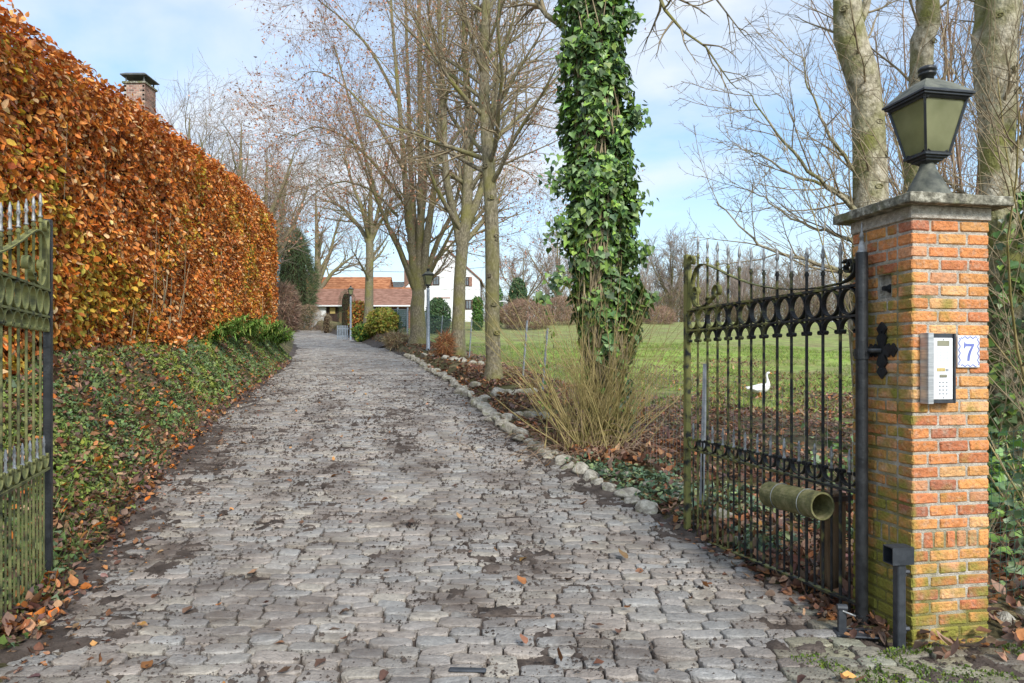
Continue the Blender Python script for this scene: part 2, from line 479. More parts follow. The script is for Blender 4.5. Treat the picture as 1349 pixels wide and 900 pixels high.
# ---- ground sheet
ys = np.concatenate([np.arange(-14, 2, 1.0), np.arange(2, 9, .14), np.arange(9, 18, .28), np.arange(18, 40, .6), np.arange(40, 100, 2), np.arange(100, 420, 16), [500, 700, 1000, 1600]])
loff = np.array([1600, 700, 300, 150, 80, 45, 28, 18, 12, 8, 6, 4.5, 3.5, 2.8, 2.2, 1.8, 1.5, 1.25, 1.05, .85, .65, .48, .32, .18, .06])
roff = np.concatenate([[.06, .16, .28, .42, .6, .85, 1.1, 1.4, 1.8, 2.2, 2.7], np.arange(3.3, 9, .6), [10, 12, 14, 17, 20, 25, 30, 40, 55, 80, 120, 200, 350, 700, 1600]])
rows = []
for y in ys:
    l, r = XL(y), XR(y)
    xs = np.concatenate([l - loff, np.linspace(l + .12, r - .12, 9), r + roff])
    z = T(xs, np.full_like(xs, y))
    inside = (xs > l + .1) & (xs < r - .1)
    z = np.where(inside, z - .09, z)
    if y < 3.5: z = np.where((xs > 1.5) & (xs < 3.4), z - .07, z)
    rows.append(np.stack([xs, np.full_like(xs, y), z], 1))
nr, nc = len(rows), len(rows[0])
V = np.concatenate(rows)
ii, jj = np.meshgrid(np.arange(nr - 1), np.arange(nc - 1), indexing='ij')
a = (ii * nc + jj).ravel()
Fq = np.stack([a, a + 1, a + nc + 1, a + nc], 1)
def ground_material():
    m = bpy.data.materials.new('ground'); m.use_nodes = True
    N = m.node_tree.nodes; Lk = m.node_tree.links.new
    b = N['Principled BSDF']; b.inputs['Roughness'].default_value = .95; b.inputs['Specular IOR Level'].default_value = .2
    at = N.new('ShaderNodeAttribute'); at.attribute_name = 'Col'
    co = N.new('ShaderNodeTexCoord')
    n_ = N.new('ShaderNodeTexNoise'); n_.inputs['Scale'].default_value = 2.2; n_.inputs['Detail'].default_value = 9; n_.inputs['Roughness'].default_value = .7
    Lk(co.outputs['Object'], n_.inputs['Vector'])
    n3 = N.new('ShaderNodeTexNoise'); n3.inputs['Scale'].default_value = .55; n3.inputs['Detail'].default_value = 7; n3.inputs['Roughness'].default_value = .65
    Lk(co.outputs['Object'], n3.inputs['Vector'])
    dryf = lin(N, Lk, n3.outputs['Fac'], .46, .62, 0, .75)
    md = N.new('ShaderNodeMixRGB'); md.inputs['Color2'].default_value = (.20, .155, .08, 1)
    Lk(dryf, md.inputs['Fac']); Lk(at.outputs['Color'], md.inputs['Color1'])
    mr = lin(N, Lk, n_.outputs['Fac'], .3, .7, .5, 1.5)
    mu = N.new('ShaderNodeMixRGB'); mu.blend_type = 'MULTIPLY'; mu.inputs['Fac'].default_value = 1
    Lk(md.outputs['Color'], mu.inputs['Color1']); Lk(mr, mu.inputs['Color2']); Lk(mu.outputs['Color'], b.inputs['Base Color'])
    n2 = N.new('ShaderNodeTexNoise'); n2.inputs['Scale'].default_value = 24; n2.inputs['Detail'].default_value = 6
    Lk(co.outputs['Object'], n2.inputs['Vector'])
    bp = N.new('ShaderNodeBump'); bp.inputs['Distance'].default_value = .03; bp.inputs['Strength'].default_value = 1
    Lk(n2.outputs['Fac'], bp.inputs['Height']); Lk(bp.outputs['Normal'], b.inputs['Normal'])
    return m
x, y = V[:, 0], V[:, 1]
dr = x - XR(y)
green = sst(2.5, 7.5, dr) * sst(13, 20, y + (fbm(x * .5, y * .5, 8) - .5) * 9)
green = np.maximum(green, sst(34, 50, y) * (dr > 3))
green = np.maximum(green, sst(60, 80, y))
nz = fbm(x * .35, y * .35, 21)[:, None]
csoil = np.array([.065, .045, .03]) * (1 - nz) + np.array([.10, .10, .035]) * nz
cgr = np.array([.18, .26, .05]) * (1 - nz) + np.array([.31, .41, .08]) * nz
dry = np.maximum(sst(.48, .62, fbm(x * .12, y * .22, 33)) * .5, sst(34, 60, y) * .55)[:, None]
cgr = cgr * (1 - dry) + np.array([.22, .20, .10]) * dry
gcol = csoil * (1 - green[:, None]) + cgr * green[:, None]
o = mesh_np('ground', V, Fq, ground_material(), col=gcol, smooth=True); tag(o, kind='structure')

# ---- driveway: soil sheet + cobbles
def on_drive(x, y, m=0.0):
    a = (x > XL(y) - m) & (x < XR(y) + m)
    b_ = (x > 1.4) & (x < 3.1 + .25 * (3.3 - y) + m) & (y < 3.33 + .18 * (x - 1.99) + m)
    return a | b_
def cover(x, y):   # where mud lies over the stones
    c = .5 + .74 * (fbm(x * 1.5 + y * .25, y * .45, 51, 5) - .5)
    l = x - XL(y); r = XR(y) - x
    e = .30 * np.exp(-np.clip(l, 0, 9) / .4) + .07 * np.exp(-((l - 1.25) / .35) ** 2) + .05 * np.exp(-((l - 2.9) / .3) ** 2) + .16 * np.exp(-np.clip(r, 0, 9) / .2)
    c = c + e + .05 * np.exp(-((x + .17 * y - .9) / .5) ** 2) 
    fine = fbm(x * 6, y * 6, 52, 4)
    f2 = fbm(x * 19, y * 19, 53, 3)
    return c + .75 * (fine - .5) + .60 * (f2 - .5)
def soil_h(x, y):
    return Pz(y) - .019 + .037 * sst(.58, .90, cover(x, y)) + .012 * (fbm(x * 9, y * 9, 7, 3) - .5) + .007 * (fbm(x * 26, y * 26, 8, 2) - .5)
def road_wave(x, y): return .018 * (fbm(x * .6, y * .6, 77, 2) - .5)
Vs = []; Fs = []; off = 0
for (y0, y1, st) in ((2.0, 8.0, .035), (8.0, 16.0, .07), (16.0, 34.0, .16), (34.0, 90.0, .6)):
    yy = np.arange(y0, y1 + st * .5, st)
    yy[-1] = y1
    nx = int(5.2 / st) if y0 > 3 else int(6.8 / st)
    lo_ = XL(yy) - .3
    hi_ = XR(yy) + .3
    if y0 < 3: hi_ = np.where(yy < 3.75, 3.9, hi_)
    u = np.linspace(0, 1, nx)
    X = lo_[:, None] * (1 - u) + hi_[:, None] * u
    Y = np.repeat(yy[:, None], nx, 1)
    Z = soil_h(X, Y) + road_wave(X, Y)
    outside = np.maximum(XL(Y) - X, np.where((Y < 3.75) & (X > 1.4), -1, X - XR(Y)))
    Z = Z - .25 * np.clip(outside - .12, 0, 1) + np.where(outside > 0, T(X, Y) - Pz(Y) + .006, 0)
    Vs.append(np.stack([X, Y, Z], -1).reshape(-1, 3))
    ii, jj = np.meshgrid(np.arange(len(yy) - 1), np.arange(nx - 1), indexing='ij')
    a = (ii * nx + jj).ravel() + off
    Fs.append(np.stack([a, a + 1, a + nx + 1, a + nx], 1)); off += len(yy) * nx
o = mesh_np('driveway_soil', np.concatenate(Vs), np.concatenate(Fs), M['soil'], smooth=True); tag(o, kind='structure')

# cobbles
cx, cy, cl, cw = [], [], [], []
y = 2.05; row = 0
while y < 84:
    w = .106 + rng.uniform(-.012, .016)
    if y > 34: w = .15
    x = float(XL(y)) - .02 + rng.uniform(-.12, 0)
    xe = float(XR(y)) + .05 if y > 3.75 else 3.9
    while x < xe:
        l = rng.uniform(.13, .235)
        if y > 34: l = rng.uniform(.18, .28)
        cx.append(x + l / 2); cy.append(y + w / 2); cl.append(l - .011); cw.append(w - .011)
        x += l
    y += w; row += 1
cx, cy, cl, cw = map(np.array, (cx, cy, cl, cw))
cy = cy + .10 * (fbm(cx * .55, cy * .3, 91, 2) - .5) * 2 + .035 * (cx)      # rows wander and run slightly askew
keep = on_drive(cx, cy, .03) & ~((cx > 1.93) & (cx < 2.5) & (cy > 3.33 + .18 * (cx - 1.99)) & (cy < 4))
keep &= rng.random(len(cx)) > .012
cx, cy, cl, cw = cx[keep], cy[keep], cl[keep], cw[keep]
def stone_mesh(sel, ns, rings):
    n = sel.sum()
    th = np.linspace(0, 2 * pi, ns, endpoint=False) + pi / ns
    p = 8.0
    ct, st_ = np.cos(th), np.sin(th)
    rr = (np.abs(ct) ** p + np.abs(st_) ** p) ** (-1 / p)
    ux, uy = rr * ct, rr * st_
    jit = 1 + rng.normal(0, .036, (n, ns))
    sk = rng.normal(0, .09, n)
    verts = []
    tiltx = rng.normal(0, .028, n); tilty = rng.normal(0, .035, n)
    hh = rng.normal(.007, .004, n)
    for sc_, z_ in rings:
        lx = ux[None] * sc_ * jit * cl[sel][:, None] / 2
        ly = uy[None] * sc_ * jit * cw[sel][:, None] / 2 + sk[:, None] * lx
        zz = z_ + hh[:, None] + tiltx[:, None] * lx + tilty[:, None] * ly + rng.normal(0, .0012, (n, ns))
        X = cx[sel][:, None] + lx; Y = cy[sel][:, None] + ly
        verts.append(np.stack([X, Y, Pz(Y) + road_wave(X, Y) + zz], -1))
    cen = np.stack([cx[sel], cy[sel], Pz(cy[sel]) + road_wave(cx[sel], cy[sel]) + hh + rings[-1][1] + .001], -1)[:, None]
    Vv = np.concatenate(verts + [cen], 1)
    nv = ns * len(rings) + 1
    fq = []; ft = []
    for k in range(len(rings) - 1):
        for i in range(ns):
            fq.append((k * ns + i, k * ns + (i + 1) % ns, (k + 1) * ns + (i + 1) % ns, (k + 1) * ns + i))
    for i in range(ns):
        ft.append(((len(rings) - 1) * ns + i, (len(rings) - 1) * ns + (i + 1) % ns, nv - 1))
    offs = (np.arange(n) * nv)[:, None, None]
    base = np.array([[.27, .245, .23], [.32, .30, .275], [.22, .215, .215], [.38, .335, .27], [.27, .225, .195], [.28, .285, .285], [.33, .27, .23]])
    base = base * .45 + np.array([.285, .258, .222]) * .55
    c = base[rng.integers(0, 7, n)] * rng.uniform(.85, 1.16, (n, 1)) * 1.05
    mossy = sst(.6, 2.2, cx[sel]) * sst(4.4, 3.2, cy[sel]) * 1.1 + .5 * (rng.random(n) - .5) > .38
    c[mossy] = c[mossy] * .6 + np.array([.11, .11, .045]) * rng.uniform(.4, 1, (mossy.sum(), 1))
    colr = np.repeat(c, nv, 0)
    return Vv.reshape(-1, 3), (np.array(fq)[None] + offs).reshape(-1, 4), (np.array(ft)[None] + offs).reshape(-1, 3), colr
V1, q1, t1, c1 = stone_mesh(cy < 13, 16, [(1.0, -.05), (1.0, -.004), (.98, .0012), (.92, .0028), (.55, .0032)])
V2, q2, t2, c2 = stone_mesh(cy >= 13, 8, [(1.0, -.04), (.99, -.002), (.85, .006)])
n1v = len(V1)
o = mesh_np('driveway', np.concatenate([V1, V2]), [np.concatenate([q1, q2 + n1v]), np.concatenate([t1, t2 + n1v])], M['cobble'],
            col=np.concatenate([c1, c2]), smooth=True)
tag(o, kind='structure')

# ================================================================ leaf clouds
TM = {
 'oval': (np.array([[0, 0, 0], [.30, .28, .07], [.26, .68, .06], [0, 1, -.06], [-.26, .68, .06], [-.30, .28, .07]]), np.array([[0, 1, 2, 3], [3, 4, 5, 0]])),
 'ivy': (np.array([[0, 0, 0], [.30, -.14, .03], [.52, .22, .05], [.30, .50, .04], [0, 1, -.08], [-.30, .50, .04], [-.52, .22, .05], [-.30, -.14, .03]]),
         np.array([[0, 1, 2, 3, 4], [4, 5, 6, 7, 0]])),
 'frond': (np.array([[-.05, 0, 0], [.05, 0, 0], [.085, .45, .02], [-.085, .45, .02], [.02, 1, -.12], [-.02, 1, -.12]]), np.array([[0, 1, 2, 3], [3, 2, 4, 5]])),
 'blade': (np.array([[-.035, 0, 0], [.035, 0, 0], [.028, .5, .08], [-.028, .5, .08], [.004, 1, .30], [-.004, 1, .30]]), np.array([[0, 1, 2, 3], [3, 2, 4, 5]])),
 'litter': (np.array([[0, 0, 0], [.20, .10, .12], [.33, .38, .16], [.22, .74, .06], [0, 1, .14], [-.22, .76, .12], [-.34, .42, .20], [-.20, .12, .03], [0, .5, 0]]),
            np.array([[0, 1, 2, 8], [8, 2, 3, 4], [4, 5, 6, 8], [8, 6, 7, 0]])),
}
def leaf_cloud(pos, nrm, size, cols, kind='oval', along=None, jitter=.5):
    t, f = TM[kind]
    n = len(pos)
    nrm = norm(nrm + rng.normal(0, jitter, (n, 3)))
    if along is None: along = rng.normal(0, 1, (n, 3))
    a = norm(along - (along * nrm).sum(1, keepdims=True) * nrm)
    b_ = np.cross(a, nrm)
    size = np.broadcast_to(np.asarray(size, float), (n,))[:, None, None]
    tt = np.repeat(t[None], n, 0) * np.array([1, 1, 1.0])
    tt = tt * (1 + rng.normal(0, .12, (n, 1, 3)))
    bend = rng.normal(0, .32, (n, 1))
    tt[:, :, 2] += bend * tt[:, :, 1] ** 2
    Vv = pos[:, None] + size * (tt[:, :, :1] * b_[:, None] + tt[:, :, 1:2] * a[:, None] + tt[:, :, 2:] * nrm[:, None])
    k = len(t)
    Ff = (f[None] + (np.arange(n) * k)[:, None, None]).reshape(-1, f.shape[1])
    return Vv.reshape(-1, 3), Ff, np.repeat(cols, k, 0)
def pick(pal, n, v=.18):
    pal = np.array(pal); c = pal[rng.integers(0, len(pal), n)]
    return np.clip(c * rng.normal(1, v, (n, 1)) * rng.normal(1, .06, (n, 3)), .004, .9)
def join(parts):
    Vv = []; Ff = {}; Cc = []; off = 0
    for v, f, c in parts:
        Vv.append(v); Cc.append(c)
        for q in (f if isinstance(f, list) else [f]):
            Ff.setdefault(q.shape[1], []).append(q + off)
        off += len(v)
    return np.concatenate(Vv), [np.concatenate(q) for q in Ff.values()], np.concatenate(Cc)

AUT = [(.60, .185, .03), (.70, .26, .045), (.48, .13, .02), (.74, .34, .09), (.56, .16, .03), (.28, .08, .02), (.80, .48, .23), (.64, .21, .04)]
YEL = [(.68, .42, .05), (.58, .38, .05), (.42, .34, .05)]
LITTER = [(.26, .12, .06), (.32, .16, .085), (.17, .08, .05), (.42, .25, .14), (.12, .065, .045), (.42, .18, .065), (.30, .185, .13), (.20, .12, .09), (.15, .10, .075)]
IVYC = [(.12, .22, .045), (.17, .30, .055), (.08, .155, .045), (.26, .40, .07), (.13, .22, .07), (.20, .28, .12), (.06, .11, .04)]
COVERC = [(.13, .20, .055), (.17, .25, .07), (.10, .155, .06), (.19, .27, .10), (.22, .26, .08), (.15, .21, .11)]

# ---- hedge
def hedge():
    root = empty('beech_hedge', (-4.75, 7, gz(-4.75, 7)), label='tall clipped copper beech hedge on the bank left of the driveway', cat='hedge')
    inv = np.array(root.location)
    HY0, HY1 = 2.6, 26.0
    def fx(y): return -4.75 - .221 * (y - 7)
    def top(y): return 4.72 + .136 * (y - 7) - .07 * np.clip(y - 17, 0, 20) * np.clip(y - 17, 0, 20) / 9
    def bot(y): return Pz(y) + 1.12
    nrmv = np.array([.976, .216, 0])
    parts = []
    def bulge(s, z): return .34 * (fbm(s * .75, z * .75, 61, 4) - .5) + .16 * (fbm(s * 2.6, z * 2.6, 62, 3) - .5)
    # front face
    n = 108000
    # denser sampling near the camera
    u = rng.random(n) ** 1.25
    yy = HY0 + (HY1 - HY0) * u
    q = rng.random(n)
    zz = bot(yy) - .22 + q * (top(yy) - bot(yy) + .22)
    ragged = .22 * (fbm(yy * 1.3, zz * 0 + 3, 71, 4))
    zz = np.where(q < .08, zz + ragged, zz)
    R = .40
    dtop = top(yy) - zz
    inset = np.where(dtop < R, R - np.sqrt(np.clip(R * R - (R - dtop) ** 2, 0, 1)), 0)
    endr = np.clip(1 - (HY1 - yy) / .8, 0, 1)
    b_ = bulge(yy, zz)
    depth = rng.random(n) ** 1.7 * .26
    base = np.stack([fx(yy), yy, zz], 1) + nrmv * (b_ - inset - depth - endr ** 2 * .8)[:, None]
    nn = nrmv * 1.0 + np.array([0, 0, .35]) + np.stack([0 * yy, 0 * yy, np.where(dtop < R, 1.2 * (1 - dtop / R), 0)], 1) + np.stack([0 * yy, endr, 0 * yy], 1)
    along = np.stack([rng.normal(.2, .6, n), rng.normal(0, .6, n), rng.normal(-.55, .6, n)], 1)
    c = pick(AUT, n)
    ymask = fbm(yy * .8, zz * .8, 81, 3) + .25 * (rng.random(n) - .5)
    yi = ymask > .63
    c[yi] = pick(YEL + AUT[:2], yi.sum())
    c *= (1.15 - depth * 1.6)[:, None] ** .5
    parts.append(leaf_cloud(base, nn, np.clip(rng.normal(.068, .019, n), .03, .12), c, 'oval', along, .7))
    # flat top and back rim
    n = 20000
    yy = HY0 + (HY1 - HY0) * rng.random(n) ** 1.1
    w = rng.random(n) * 1.3
    pos = np.stack([fx(yy), yy, top(yy)], 1) - nrmv * w[:, None]
    pos[:, 2] += .16 * (fbm(yy * 1.6, w * 1.6, 63, 4) - .35) + rng.normal(0, .04, n) - .1 * np.clip(.4 - w, 0, 1)
    parts.append(leaf_cloud(pos, np.tile([.3, 0, 1.0], (n, 1)), rng.uniform(.05, .10, n), pick(AUT, n), 'oval', None, .6))
    # far end face
    n = 9000
    w = rng.random(n) * 1.5; q = rng.random(n)
    yb = HY1 + .1 * rng.normal(0, 1, n) + .2 * (fbm(w, q * 4, 64) - .5)
    pos = np.stack([fx(HY1) + 0 * w, yb, bot(HY1) - .2 + q * (top(HY1) - bot(HY1))], 1) - nrmv * w[:, None]
    parts.append(leaf_cloud(pos, np.tile([0, 1.0, .3], (n, 1)), rng.uniform(.06, .10, n), pick(AUT, n), 'oval', None, .6))
    # escaped twiglets of leaves at the crest
    n = 1400
    yy = rng.uniform(HY0, HY1 - 1.5, n // 7).repeat(7)
    pos = np.stack([fx(yy), yy, top(yy)], 1) - nrmv * (rng.uniform(.1, .6, n // 7).repeat(7))[:, None] + rng.normal(0, .05, (n, 3)) + np.array([0, 0, .08])
    parts.append(leaf_cloud(pos, np.tile([.6, 0, .5], (n, 1)), rng.uniform(.05, .085, n), pick(AUT, n), 'oval', None, .9))
    Vv, Ff, Cc = join(parts)
    mesh_np('foliage', Vv - inv, Ff, M['leaf'], root, col=Cc)
    # inner mass of branches
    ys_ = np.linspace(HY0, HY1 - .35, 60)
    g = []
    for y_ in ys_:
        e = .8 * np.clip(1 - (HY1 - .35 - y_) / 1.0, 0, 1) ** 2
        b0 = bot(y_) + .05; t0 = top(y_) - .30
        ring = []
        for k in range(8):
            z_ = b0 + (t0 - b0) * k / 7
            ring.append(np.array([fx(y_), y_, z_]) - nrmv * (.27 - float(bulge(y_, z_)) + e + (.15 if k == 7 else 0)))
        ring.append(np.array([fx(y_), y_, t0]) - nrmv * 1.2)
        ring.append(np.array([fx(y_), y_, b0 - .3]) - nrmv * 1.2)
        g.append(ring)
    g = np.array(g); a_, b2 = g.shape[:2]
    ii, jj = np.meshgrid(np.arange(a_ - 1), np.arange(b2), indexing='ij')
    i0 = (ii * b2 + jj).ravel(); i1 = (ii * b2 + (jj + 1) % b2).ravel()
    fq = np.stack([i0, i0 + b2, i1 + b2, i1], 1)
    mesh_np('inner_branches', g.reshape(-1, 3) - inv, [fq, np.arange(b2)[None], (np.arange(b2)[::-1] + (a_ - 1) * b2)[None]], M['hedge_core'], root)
    # visible grey stems low in the hedge and short twigs
    Pts = []; Rr = []
    for k in range(170):
        y_ = HY0 + (HY1 - HY0) * random.random()
        z0 = float(bot(y_)) - .25
        p0 = np.array([fx(y_), y_, z0]) - nrmv * random.uniform(.1, .35)
        h = random.uniform(.8, 3.2)
        p1 = p0 + np.array([random.uniform(-.05, .2), random.uniform(-.3, .3), h])
        m_ = (p0 + p1) / 2 + rng.normal(0, .06, 3)
        Pts.append([p0, (p0 + m_) / 2 + rng.normal(0, .02, 3), m_, p1]); r_ = random.uniform(.008, .02); Rr.append([r_, r_ * .8, r_ * .6, r_ * .3])
    Vt, Ft = tubes(np.array(Pts), np.array(Rr), 4)
    mesh_np('stem', Vt - inv, Ft, M['twig'], root)

# ---- tubes and branching
def tubes(P, R, S=4):
    """P (N,K,3), R (N,K) -> verts, quads"""
    N_, K = P.shape[:2]
    Tn = np.gradient(P, axis=1); Tn = norm(Tn)
    mean = norm(P[:, -1] - P[:, 0])
    ref = np.where(np.abs(mean[:, 2:3]) < .8, np.array([[0, 0, 1.0]]), np.array([[1.0, 0, 0]]))[:, None]
    U = norm(np.cross(Tn, np.broadcast_to(ref, Tn.shape)))
    W = np.cross(U, Tn)
    a = np.linspace(0, 2 * pi, S, endpoint=False)
    Vv = P[:, :, None] + R[:, :, None, None] * (np.cos(a)[None, None, :, None] * U[:, :, None] + np.sin(a)[None, None, :, None] * W[:, :, None])
    idx = np.arange(N_ * K * S).reshape(N_, K, S)
    nxt = np.roll(idx, -1, 2)
    Fq = np.stack([idx[:, :-1], nxt[:, :-1], nxt[:, 1:], idx[:, 1:]], -1).reshape(-1, 4)
    return Vv.reshape(-1, 3), Fq

def grow(P, R, n, t0, t1, ang, sd, ln, K, rr=.6, up=.0, wob=.12, shape=None, rmin=.0015, bias=None, tip=.25, rmax=9):
    """children of every polyline in P. ln = (min,max) metres or ratio of the parent if negative"""
    N_, Kp = P.shape[:2]
    idx = np.repeat(np.arange(N_), n); m = len(idx)
    t = t0 + (t1 - t0) * ((np.tile(np.arange(n), N_) + rng.random(m)) / n)
    f = t * (Kp - 1); k = np.clip(f.astype(int), 0, Kp - 2); w = (f - k)[:, None]
    pos = P[idx, k] * (1 - w) + P[idx, k + 1] * w
    tan = norm(P[idx, k + 1] - P[idx, k])
    rp = R[idx, k] * (1 - w[:, 0]) + R[idx, k + 1] * w[:, 0]
    rnd = rng.normal(0, 1, (m, 3))
    if bias is not None: rnd = rnd + bias
    perp = norm(rnd - (rnd * tan).sum(1, keepdims=True) * tan)
    a = RAD(1) * rng.normal(ang, sd, m)[:, None]
    d = norm(np.cos(a) * tan + np.sin(a) * perp)
    Lp = np.linalg.norm(np.diff(P, axis=1), axis=2).sum(1)[idx]
    if ln[0] < 0: L_ = Lp * rng.uniform(-ln[0], -ln[1], m)
    else: L_ = rng.uniform(ln[0], ln[1], m)
    if shape is not None: L_ = L_ * shape(t)
    out = np.zeros((m, K, 3)); out[:, 0] = pos
    for q in range(1, K):
        d = norm(d + np.array([0, 0, up]) / (K - 1) + rng.normal(0, wob, (m, 3)))
        out[:, q] = out[:, q - 1] + d * (L_ / (K - 1))[:, None]
    r0 = np.clip(rp * rr, rmin, rmax)
    Rr = r0[:, None] * np.linspace(1, tip, K)[None]
    Rr = np.maximum(Rr, rmin * .6)
    return out, Rr

def poly(pts, rad, K):
    """resample a hand-laid path smoothly to K points"""
    pts = np.array(pts, float); n = len(pts)
    s = np.linspace(0, n - 1, K)
    out = np.zeros((K, 3))
    for q, v in enumerate(s):
        i = min(int(v), n - 2); f = v - i
        p0, p1, p2, p3 = pts[max(i - 1, 0)], pts[i], pts[i + 1], pts[min(i + 2, n - 1)]
        out[q] = .5 * ((2 * p1) + (-p0 + p2) * f + (2 * p0 - 5 * p1 + 4 * p2 - p3) * f ** 2 + (-p0 + 3 * p1 - 3 * p2 + p3) * f ** 3)
    return out, np.interp(s, np.arange(n), rad)

def flare(g, base, r, n=12):
    """root flare at the foot of a trunk"""
    return g

def tree(base, name, label, cat, group, trunks, levels, mats=('bark', 'twig'), leafs=None, K0=14, S0=10, splitlev=2, lit=None):
    """trunks: list of (points, radii) in world coordinates; levels: list of kwargs for grow"""
    root = empty(name, base, label=label, cat=cat)
    if group: root['group'] = group
    b = np.array(base)
    Ps, Rs = zip(*[poly(p, r, K0) for p, r in trunks])
    P = np.array(Ps); R = np.array(Rs)
    P[:, 1:-1] += rng.normal(0, .012, P[:, 1:-1].shape)
    R = R * (1 + rng.normal(0, .03, R.shape))
    Vt, Ft = tubes(P, R, S0)
    sub = [(Vt, Ft, np.zeros((len(Vt), 3)))]
    cur = (P, R); allp = []
    for li, lv in enumerate(levels):
        lv = dict(lv); frm = lv.pop('frm', None); S = lv.pop('S', 4)
        src = cur if frm is None else allp[frm]
        P2, R2 = grow(src[0], src[1], **lv)
        allp.append((P2, R2)); cur = (P2, R2)
        v, f = tubes(P2, R2, S)
        if li < splitlev - 1: sub.append((v, f, np.zeros((len(v), 3))))
        else: lit_ = 0
        if li >= splitlev - 1:
            if li == splitlev - 1: tw = []
            tw.append((v, f, np.zeros((len(v), 3))))
    Vv, Ff, _ = join(sub)
    mesh_np('trunk', Vv - b, Ff, M[mats[0]], root, smooth=True)
    Vv, Ff, _ = join(tw)
    mesh_np('crown', Vv - b, Ff, M[mats[1]], root, smooth=True)
    if leafs:
        n, pal, sz = leafs
        Pl = allp[-1][0]
        i = rng.integers(0, len(Pl), n); k = rng.integers(1, Pl.shape[1], n)
        pos = Pl[i, k] + rng.normal(0, .02, (n, 3))
        v, f, c = leaf_cloud(pos, rng.normal(0, 1, (n, 3)), rng.uniform(sz[0], sz[1], n), pick(pal, n, .25), 'litter')
        mesh_np('dry_leaves', v - b, f, M['leaf'], root, col=c)
    return root

def W(px, py, y):      # photo pixel at a distance -> world point
    return (pix(px, y), y, 1.4 + (478 - py) / F * y)

hedge()

SEED = [(.58, .27, .15), (.46, .20, .11), (.60, .35, .22), (.38, .17, .11)]
GR = 'bare lime trees lining the driveway'

# tree A: nearest of the row
yA = 14.5; bA = (pix(650, yA), yA, gz(pix(650, yA), yA) - .05)
tree(bA, 'lime_tree', 'slender bare tree with grey green trunk, nearest of the driveway row behind the ivy column', 'tree', GR,
     [([bA, W(650, 480, yA), W(649, 400, yA), W(648, 300, yA), W(643, 200, yA), W(638, 110, yA), W(640, 0, yA), W(646, -170, yA)],
       [.27, .18, .160, .150, .135, .11, .09, .03])],
     [dict(n=30, t0=.50, t1=.97, ang=58, sd=10, ln=(2.8, 5.0), K=8, rr=.42, up=.5, wob=.09, S=6, shape=lambda t: 1.25 - .8 * t),
      dict(n=10, t0=.12, t1=.95, ang=40, sd=14, ln=(.9, 2.1), K=5, rr=.5, up=.22, wob=.12, S=4, rmin=.0045),
      dict(n=8, t0=.1, t1=1, ang=38, sd=16, ln=(.3, .95), K=4, rr=.5, up=.1, wob=.14, S=3, rmin=.0028)],
     leafs=(1500, SEED, (.03, .06)))
# tree B
yB = 22.; bB = (pix(603, yB), yB, gz(pix(603, yB), yB) - .05)
tree(bB, 'lime_tree', 'bare tree with mossy yellow green trunk between the first lamp post and the slender tree', 'tree', GR,
     [([bB, W(604, 440, yB), W(605, 380, yB), W(609, 320, yB), W(614, 280, yB), W(618, 180, yB), W(612, 60, yB), W(610, -130, yB)],
       [.33, .22, .20, .20, .19, .14, .10, .03]),
      ([W(608, 325, yB), W(600, 290, yB), W(588, 230, yB - .4), W(583, 120, yB - .6), W(578, 0, yB - .8), W(575, -100, yB - 1)], [.16, .14, .11, .09, .06, .02]),
      ([W(612, 300, yB), W(630, 262, yB), W(645, 190, yB + .4), W(652, 100, yB + .5), W(660, -20, yB + .6), W(664, -90, yB + .6)], [.14, .12, .09, .07, .05, .02])],
     [dict(n=16, t0=.42, t1=.97, ang=44, sd=12, ln=(2.2, 4.4), K=7, rr=.5, up=.45, wob=.09, S=5, shape=lambda t: 1.25 - .8 * t),
      dict(n=9, t0=.12, t1=.95, ang=38, sd=14, ln=(.9, 2.2), K=5, rr=.5, up=.22, wob=.12, S=3, rmin=.006),
      dict(n=8, t0=.1, t1=1, ang=38, sd=16, ln=(.35, 1.0), K=3, rr=.5, up=.1, wob=.14, S=3, rmin=.0038)],
     leafs=(3500, SEED, (.04, .08)))
